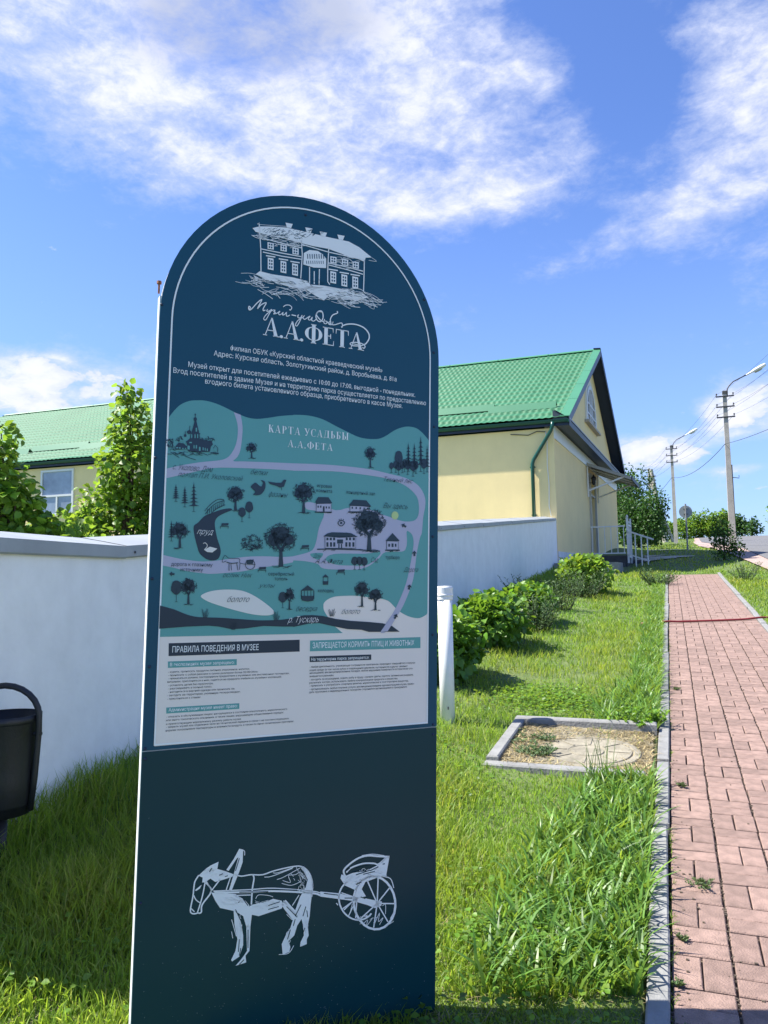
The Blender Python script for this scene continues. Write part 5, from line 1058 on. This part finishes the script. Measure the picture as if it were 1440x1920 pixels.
for x, y, h, n, sp, lb in [(.06, 3.42, .035, 26, .09, 'flat dry-green weed growing in the paver joint by the kerb'), (-.02, 2.98, .035, 12, .035, 'small bright weed rooted in the joint beside the kerb'), (-.04, 2.70, .03, 8, .03, 'small weed between kerb and pavers near the picture bottom'), (.02, 2.46, .04, 14, .08, 'low spreading weed at the bottom edge on the pavers'), (.35, 2.55, .03, 5, .02, 'grass tuft in the second paver joint'), (.0, 7.1, .05, 16, .05, 'small weed by the kerb in the middle of the path'), (.0, 4.6, .06, 14, .05, 'small weed by the kerb beside the utility cover')]:
    weed(x, y, h*.45, n, sp*.6, lb, WEEDS, .010, .6, 'small weeds in the path joints')
# shrub at the pole, trees and bushes in the distance
woody('roadside_shrub', 1.66, 27.2, [(0,0,.35,.4,.4,.35), (-.15,0,.75,.3,.3,.35), (.2,0,.6,.35,.3,.35), (.02,0,1.05,.28,.28,.3), (.45,0,.35,.2,.2,.25), (-.1,0,1.35,.16,.16,.2)], 1500, .075, 'upright leafy shrub in front of the nearer lamp pole', 'shrub', LEAFD, trunk=.03, shell=.2)
def thicket(x, y, rx, ry, h, n, size, label, m, name='bush', cat='bush', group='bushes along the crest of the road', base=.0):
    cl = []
    for k in range(9):
        a_ = rng.uniform(0, 6.28); r = rng.uniform(.1, .75); cl.append((rx*r*math.cos(a_), ry*r*math.sin(a_), base+h*rng.uniform(.3, .72), rx*rng.uniform(.3, .5), ry*rng.uniform(.3, .5), h*rng.uniform(.22, .34)))
    cl.append((0, 0, base+h*.3, rx*.9, ry*.9, h*.3)); return woody(name, x, y, cl, n, size, label, cat, m, group, trunk=.08, shell=.3)
thicket(-1.5, 41.5, 1.5, 1.8, 3.3, 7500, .125, 'dense dark green bush right of the yellow building', LEAFD, 'tree', 'tree', None)
thicket(-2.6, 47.0, 1.9, 1.8, 5.2, 7500, .14, 'taller dark tree showing above the canopy beside the gable', LEAFD, 'tree', 'tree', None)
thicket(-.9, 52, 1.0, 1.4, 2.6, 2000, .15, 'dark green bush at the foot of the leaning pole', LEAFD, 'bush', 'bush', None)
for x, y, rx, h, n, lb, m in [(-2.4, 66, 1.5, 1.1, 1000, 'low dark hedge running left from the farther lamp pole', LEAFD), (-.6, 73, 1.6, 1.6, 1100, 'small pale bush at the far left of the crest', LEAF), (1.3, 75, 1.5, 2.0, 1300, 'low mid green bush left of the road sign', LEAF), (2.9, 76, 1.7, 2.6, 1800, 'rounded bright bush behind the road sign', LEAF), (4.4, 77, 1.6, 2.7, 1800, 'tall bright bush left of the nearer lamp pole', LEAF), (5.6, 77, 1.2, 2.3, 1200, 'darker bush right of the nearer lamp pole', LEAFD), (7.0, 76, 1.1, 2.2, 500, 'sparse twiggy bush right of the lamp pole on the crest', LEAFD)]:
    thicket(x, y, rx, 1.2, h, int(n*1.5), .21, lb, m)
thicket(11.2, 83, 2.4, 2.2, 5.2, 3600, .26, 'green tree leaning in from the right edge beyond the road', LEAF, 'tree', 'tree', None, .3)
# ------------------------------------------------------------------ grass
def blades(name, X, Y, h, w, lean, m, tint, kinds='stuff', segs=3, z0=None, structure=None, dirb=None, prof=(1, .9, .62, .4)):
    n = len(X); Zb = G(X, Y) - .01 if z0 is None else z0; a_ = rng.uniform(0, 2*np.pi, n) if dirb is None else dirb; fa = a_ + rng.normal(np.pi/2, .6, n)
    L = np.stack([np.cos(a_), np.sin(a_), np.zeros(n)], -1)*(lean*h)[:, None]; Wd = np.stack([np.cos(fa), np.sin(fa), np.zeros(n)], -1)*(w/2)[:, None]
    B0 = np.stack([X, Y, Zb], -1); rows = []
    for q, ww in zip(np.linspace(0, 1, segs+1)[:-1], prof):
        c = B0 + L*(q**2)[..., None] + np.array([0, 0, 1.])*(h*(q-.25*q*q*lean))[:, None]; rows += [c-Wd*ww, c+Wd*ww]
    tip = B0 + L + np.array([0, 0, 1.])*(h*(1-.25*lean))[:, None]; rows.append(tip)
    V = np.stack(rows, 1); k = V.shape[1]; tri = []
    for s in range(segs-1): tri += [[2*s, 2*s+1, 2*s+3], [2*s, 2*s+3, 2*s+2]]
    tri.append([2*segs-2, 2*segs-1, 2*segs]); Fc = (np.array(tri)[None] + (np.arange(n)*k)[:, None, None]).reshape(-1, 3)
    o = raw(name, V.reshape(-1, 3), Fc, m, None, False, np.repeat(tint, k, axis=0)); tag(o, kind=kinds)
    return o
def rand_lawn(n, rmin, rmax, power=1.0):
    """points over the lawns, thinning with distance from where one stands"""
    r = rmin*(rmax/rmin)**rng.uniform(0, 1, n)**power; a_ = rng.uniform(math.radians(-75), math.radians(28), n)
    return r*np.sin(a_), r*np.cos(a_)
def vnoise(X, Y, s, seed=0):
    r = np.random.default_rng(seed); o = 0
    for _ in range(7):
        k = r.normal(0, 1, 2)*s; o = o + np.sin(X*k[0]+Y*k[1]+r.uniform(0, 6))
    return o/3.0
def wallx(Y): return np.where(Y >= CY, WX, WX + (CY-Y)*math.tan(-LA))
def ok_lawn(X, Y):
    k = ~((X > -.15) & (X < 1.19) & (Y < 20.97)) & (X > wallx(Y)+.005)
    k &= ~((X > fx0-.01) & (X < -.13) & (Y > fy0-.01) & (Y < fy1+.08))
    k &= ~((X < -1.27) & (X > -2.87) & (Y > 20.2) & (Y < 22.4)) & ~((Y > 21.2) & (X < -1.2) & (Y < 32)) & ~((Y > 21.2) & (X < -2.2+(Y-21.3)*.04))
    shoulder = np.interp(Y, [-20, 5, 22, 33, 45, 58, 72], [2.5, 2.45, 2.4, 1.95, 1.45, 1.6, 2.2]); k &= (X < shoulder+.05)
    return k
def lawn(n, r0, r1, hmul, wmin, name, segs=3):
    X, Y = rand_lawn(n, r0, r1, .78); k = ok_lawn(X, Y); X, Y = X[k], Y[k]
    bare = .9*np.exp(-(((X+1.35)/.26)**2+((Y-7.2)/.22)**2)) + .6*np.exp(-(((X+.85)/.2)**2+((Y-7.5)/.18)**2)) + .35*np.exp(-(((X+.9)/.3)**2+((Y-8.3)/.2)**2)) + .55*np.exp(-(((X+.25)/1.0)**2+((Y-29.4)/1.0)**2)) + .6*np.exp(-(((X+1.5)/.25)**2+((Y-6.0)/.6)**2))*0
    k = rng.uniform(0, 1, len(X)) > bare*1.1; X, Y, bare = X[k], Y[k], bare[k]; n = len(X)
    pn = vnoise(X, Y, 2.2, 3); p2 = vnoise(X, Y, 7, 5); r = np.hypot(X, Y)
    h = (.070 + .022*pn + .018*p2)*rng.uniform(.5, 1.35, n)*hmul*(1-.5*bare); h = h*(1 + .9*ss(-(X-wallx(Y)), -.35, -.03))*(1+.35*ss(-X, 1.2, 2.6)*(Y < 5)); h = h*(1-.6*((X > -.8) & (Y < 2.42+.3*(X+.73))))*(1-.4*np.exp(-(((X+.45)/.5)**2+((Y-2.35)/.45)**2))); h = np.clip(h, .02, .24)
    w = np.maximum(wmin, r*.00085)*rng.uniform(.7, 1.3, n)
    dry = (rng.uniform(0, 1, n) < .10 + .16*np.clip(p2, 0, 1) + .5*bare)
    t = np.ones((n, 3))*rng.uniform(.7, 1.25, (n, 1)); t[:, 0] *= 1+.22*pn*.6; t[dry] *= np.array([1.45, 1.12, 2.4])
    return blades(name, X, Y, h, w, rng.uniform(.15, .9, n), GRASS, t, segs=segs)
lawn(190000, 1.5, 6.0, 1.0, .0052, 'lawn_grass'); lawn(260000, 5.8, 22, 1.0, .005, 'lawn_grass', 2); lawn(90000, 20, 75, 1.25, .009, 'lawn_grass', 2)
# fine dry thatch lying low in the turf
X, Y = rand_lawn(26000, 1.5, 9); k = ok_lawn(X, Y); X, Y = X[k], Y[k]; n = len(X)
blades('dry_thatch', X, Y, rng.uniform(.02, .05, n), rng.uniform(.002, .0035, n), rng.uniform(1.2, 2.4, n), mat('thatch', (.34, .27, .14), .8, trans=.2, tcol=(.3,.25,.12), attr=True), np.ones((n, 3))*rng.uniform(.6, 1.2, (n, 1)))
# broad-bladed couch grass in a band beside the kerb
n = 15000; Y = 1.6 + 19*rng.uniform(0, 1, n)**1.5; wv = .16 + .40*np.clip((5.2-Y)/3.2, 0, 1)**.7 + .10*np.abs(np.sin(Y*1.3)) + .22*np.exp(-((Y-6.3)/.9)**2)
X = -.145 - wv*rng.uniform(0, 1, n)**1.25; k = (Y > 2.42+.3*(X+.73)) & ~((X > fx0-.01) & (X < -.10) & (Y > fy0-.01) & (Y < fy1+.08)); X, Y = X[k], Y[k]; n = len(X)
COUCH = mat('couch_grass', (.12, .25, .045), .42, trans=.42, tcol=(.26, .42, .05), attr=True, spec=.5)
blades('couch_grass', X, Y, rng.uniform(.07, .18, n)*(1-.35*ss(Y, 6, 14))*(1-.3*(Y < 2.3)), rng.uniform(.009, .016, n), rng.uniform(.25, 1.1, n), COUCH, np.ones((n, 3))*rng.uniform(.55, 1.35, (n, 1))*np.where(rng.uniform(0, 1, (n, 1)) < .25, [[1.35, 1.12, .9]], [[1, 1, 1]]), segs=4, prof=(.45, .95, 1.0, .6))
# seeded tufts
def tuft(x, y, n, h, label, sp=.03, tint=(1, 1, 1), w=.005, lean=(.1, .6), grp='grass tufts'):
    X = x+rng.normal(0, sp, n); Y = y+rng.normal(0, sp, n); o = blades('grass_tuft', X, Y, h*rng.uniform(.6, 1.1, n), np.full(n, w), rng.uniform(*lean, n), COUCH, np.ones((n, 3))*np.array(tint)*rng.uniform(.7, 1.2, (n, 1)), segs=4)
    return tag(o, label, 'grass', None)
tuft(-.42, 4.50, 26, .40, 'tall dark grass tuft in front of the round cover', .035, (.55, .6, .6), .005, (.1, .35))
tuft(-2.55, 2.95, 14, .24, 'tall grass tuft against the left wall near the bin', .12, (.6, .65, .6), .006); tuft(-2.62, 3.25, 12, .30, 'arching grass tuft against the wall left of the board', .09, (.6, .65, .6), .006, (.4, 1.0))
n = 260; X = rng.uniform(fx0+.08, fx1, n); Y = rng.uniform(fy0+.08, fy1, n); k = np.hypot(X+.55, Y-5.07) > .30; X, Y = X[k], Y[k]; n = len(X)
blades('frame_grass', X, Y, rng.uniform(.03, .10, n), np.full(n, .004), rng.uniform(.4, 1.4, n), GRASS, np.ones((n, 3))*np.array([1.3, 1.1, 1.4])*rng.uniform(.6, 1.3, (n, 1)))
n = 5200; X = rng.uniform(fx0+.08, fx1, n); Y = rng.uniform(fy0+.08, fy1, n); k = np.hypot(X+.55, Y-5.07) > .27; X, Y = X[k], Y[k]; n = len(X)
blades('dry_litter', X, Y, rng.uniform(.02, .05, n), rng.uniform(.003, .008, n), rng.uniform(1.2, 2.8, n), bpy.data.materials['thatch'], np.ones((n, 3))*rng.uniform(.3, 1.9, (n, 1)), z0=G(X, Y)+.012)
# crumbs on the paving
cr = MB()
for _ in range(420):
    y = 1.8+13*rng.uniform(0, 1)**2; x = rng.uniform(-.05, 1.08) if rng.uniform() < .6 else -.05+abs(rng.normal(0, .03)); s = rng.uniform(.0015, .005); z = g(x, y)
    cr.box((x-s, y-s*.8, z-.001), (x+s, y+s, z+s*.8))
for _ in range(1500):
    y = 1.9+9*rng.uniform(0, 1)**1.6; x = PX0 + CW*rng.integers(0, 6) + rng.normal(0, .0035); s = rng.uniform(.002, .0045); z = g(x, y) - .002
    cr.box((x-s, y-s*.8, z-.004), (x+s, y+s, z+s*.5))
tag(cr.build('path_crumbs', JOINT, None, fix=False), kind='stuff')

# clover and small broad leaves in patches of the turf
P = []
for _ in range(34):
    r = 1.9*(9/1.9)**rng.uniform(); a_ = rng.uniform(math.radians(-50), math.radians(2)); c = np.array([r*math.sin(a_), r*math.cos(a_)]); q = rng.normal(0, .10+.02*r, (110, 2)); P.append(q+c)
P.append(rng.normal(0, 1, (2200, 2))*[.28, .28]+[-.95, 6.35]); P.append(rng.normal(0, 1, (700, 2))*[.12, .06]+[-.55, 2.75])
P = np.concatenate(P); X, Y = P[:, 0], P[:, 1]; k = ok_lawn(X, Y); X, Y = X[k], Y[k]; n = len(X)
V, Fc, T = leaf_cloud(np.stack([X, Y, G(X, Y)+rng.uniform(.02, .06, n)], -1), np.stack([rng.normal(0, 1, n), rng.normal(0, 1, n), np.full(n, .2)], -1), np.tile([0, 0, 1.], (n, 1))+rng.normal(0, .3, (n, 3)), rng.uniform(.012, .026, n)*(1+.05*np.hypot(X, Y)), 1.2)
tag(raw('clover', V, Fc, LEAF, None, False, T), kind='stuff')
# fine grass seedlings and moss along the joint between kerb and pavers
n = 900; Y = 2.3+12*rng.uniform(0, 1, n)**1.4; Y = Y + .1*np.sin(Y*9); X = -.062+np.abs(rng.normal(0, .008, n)); k = (np.sin(Y*5.3)+np.sin(Y*2.1+1)) > -.2; X, Y = X[k], Y[k]; n = len(X)
blades('joint_grass', X, Y, rng.uniform(.01, .035, n), np.full(n, .004), rng.uniform(.4, 1.4, n), GRASS, np.ones((n, 3))*rng.uniform(.6, 1.2, (n, 1)))
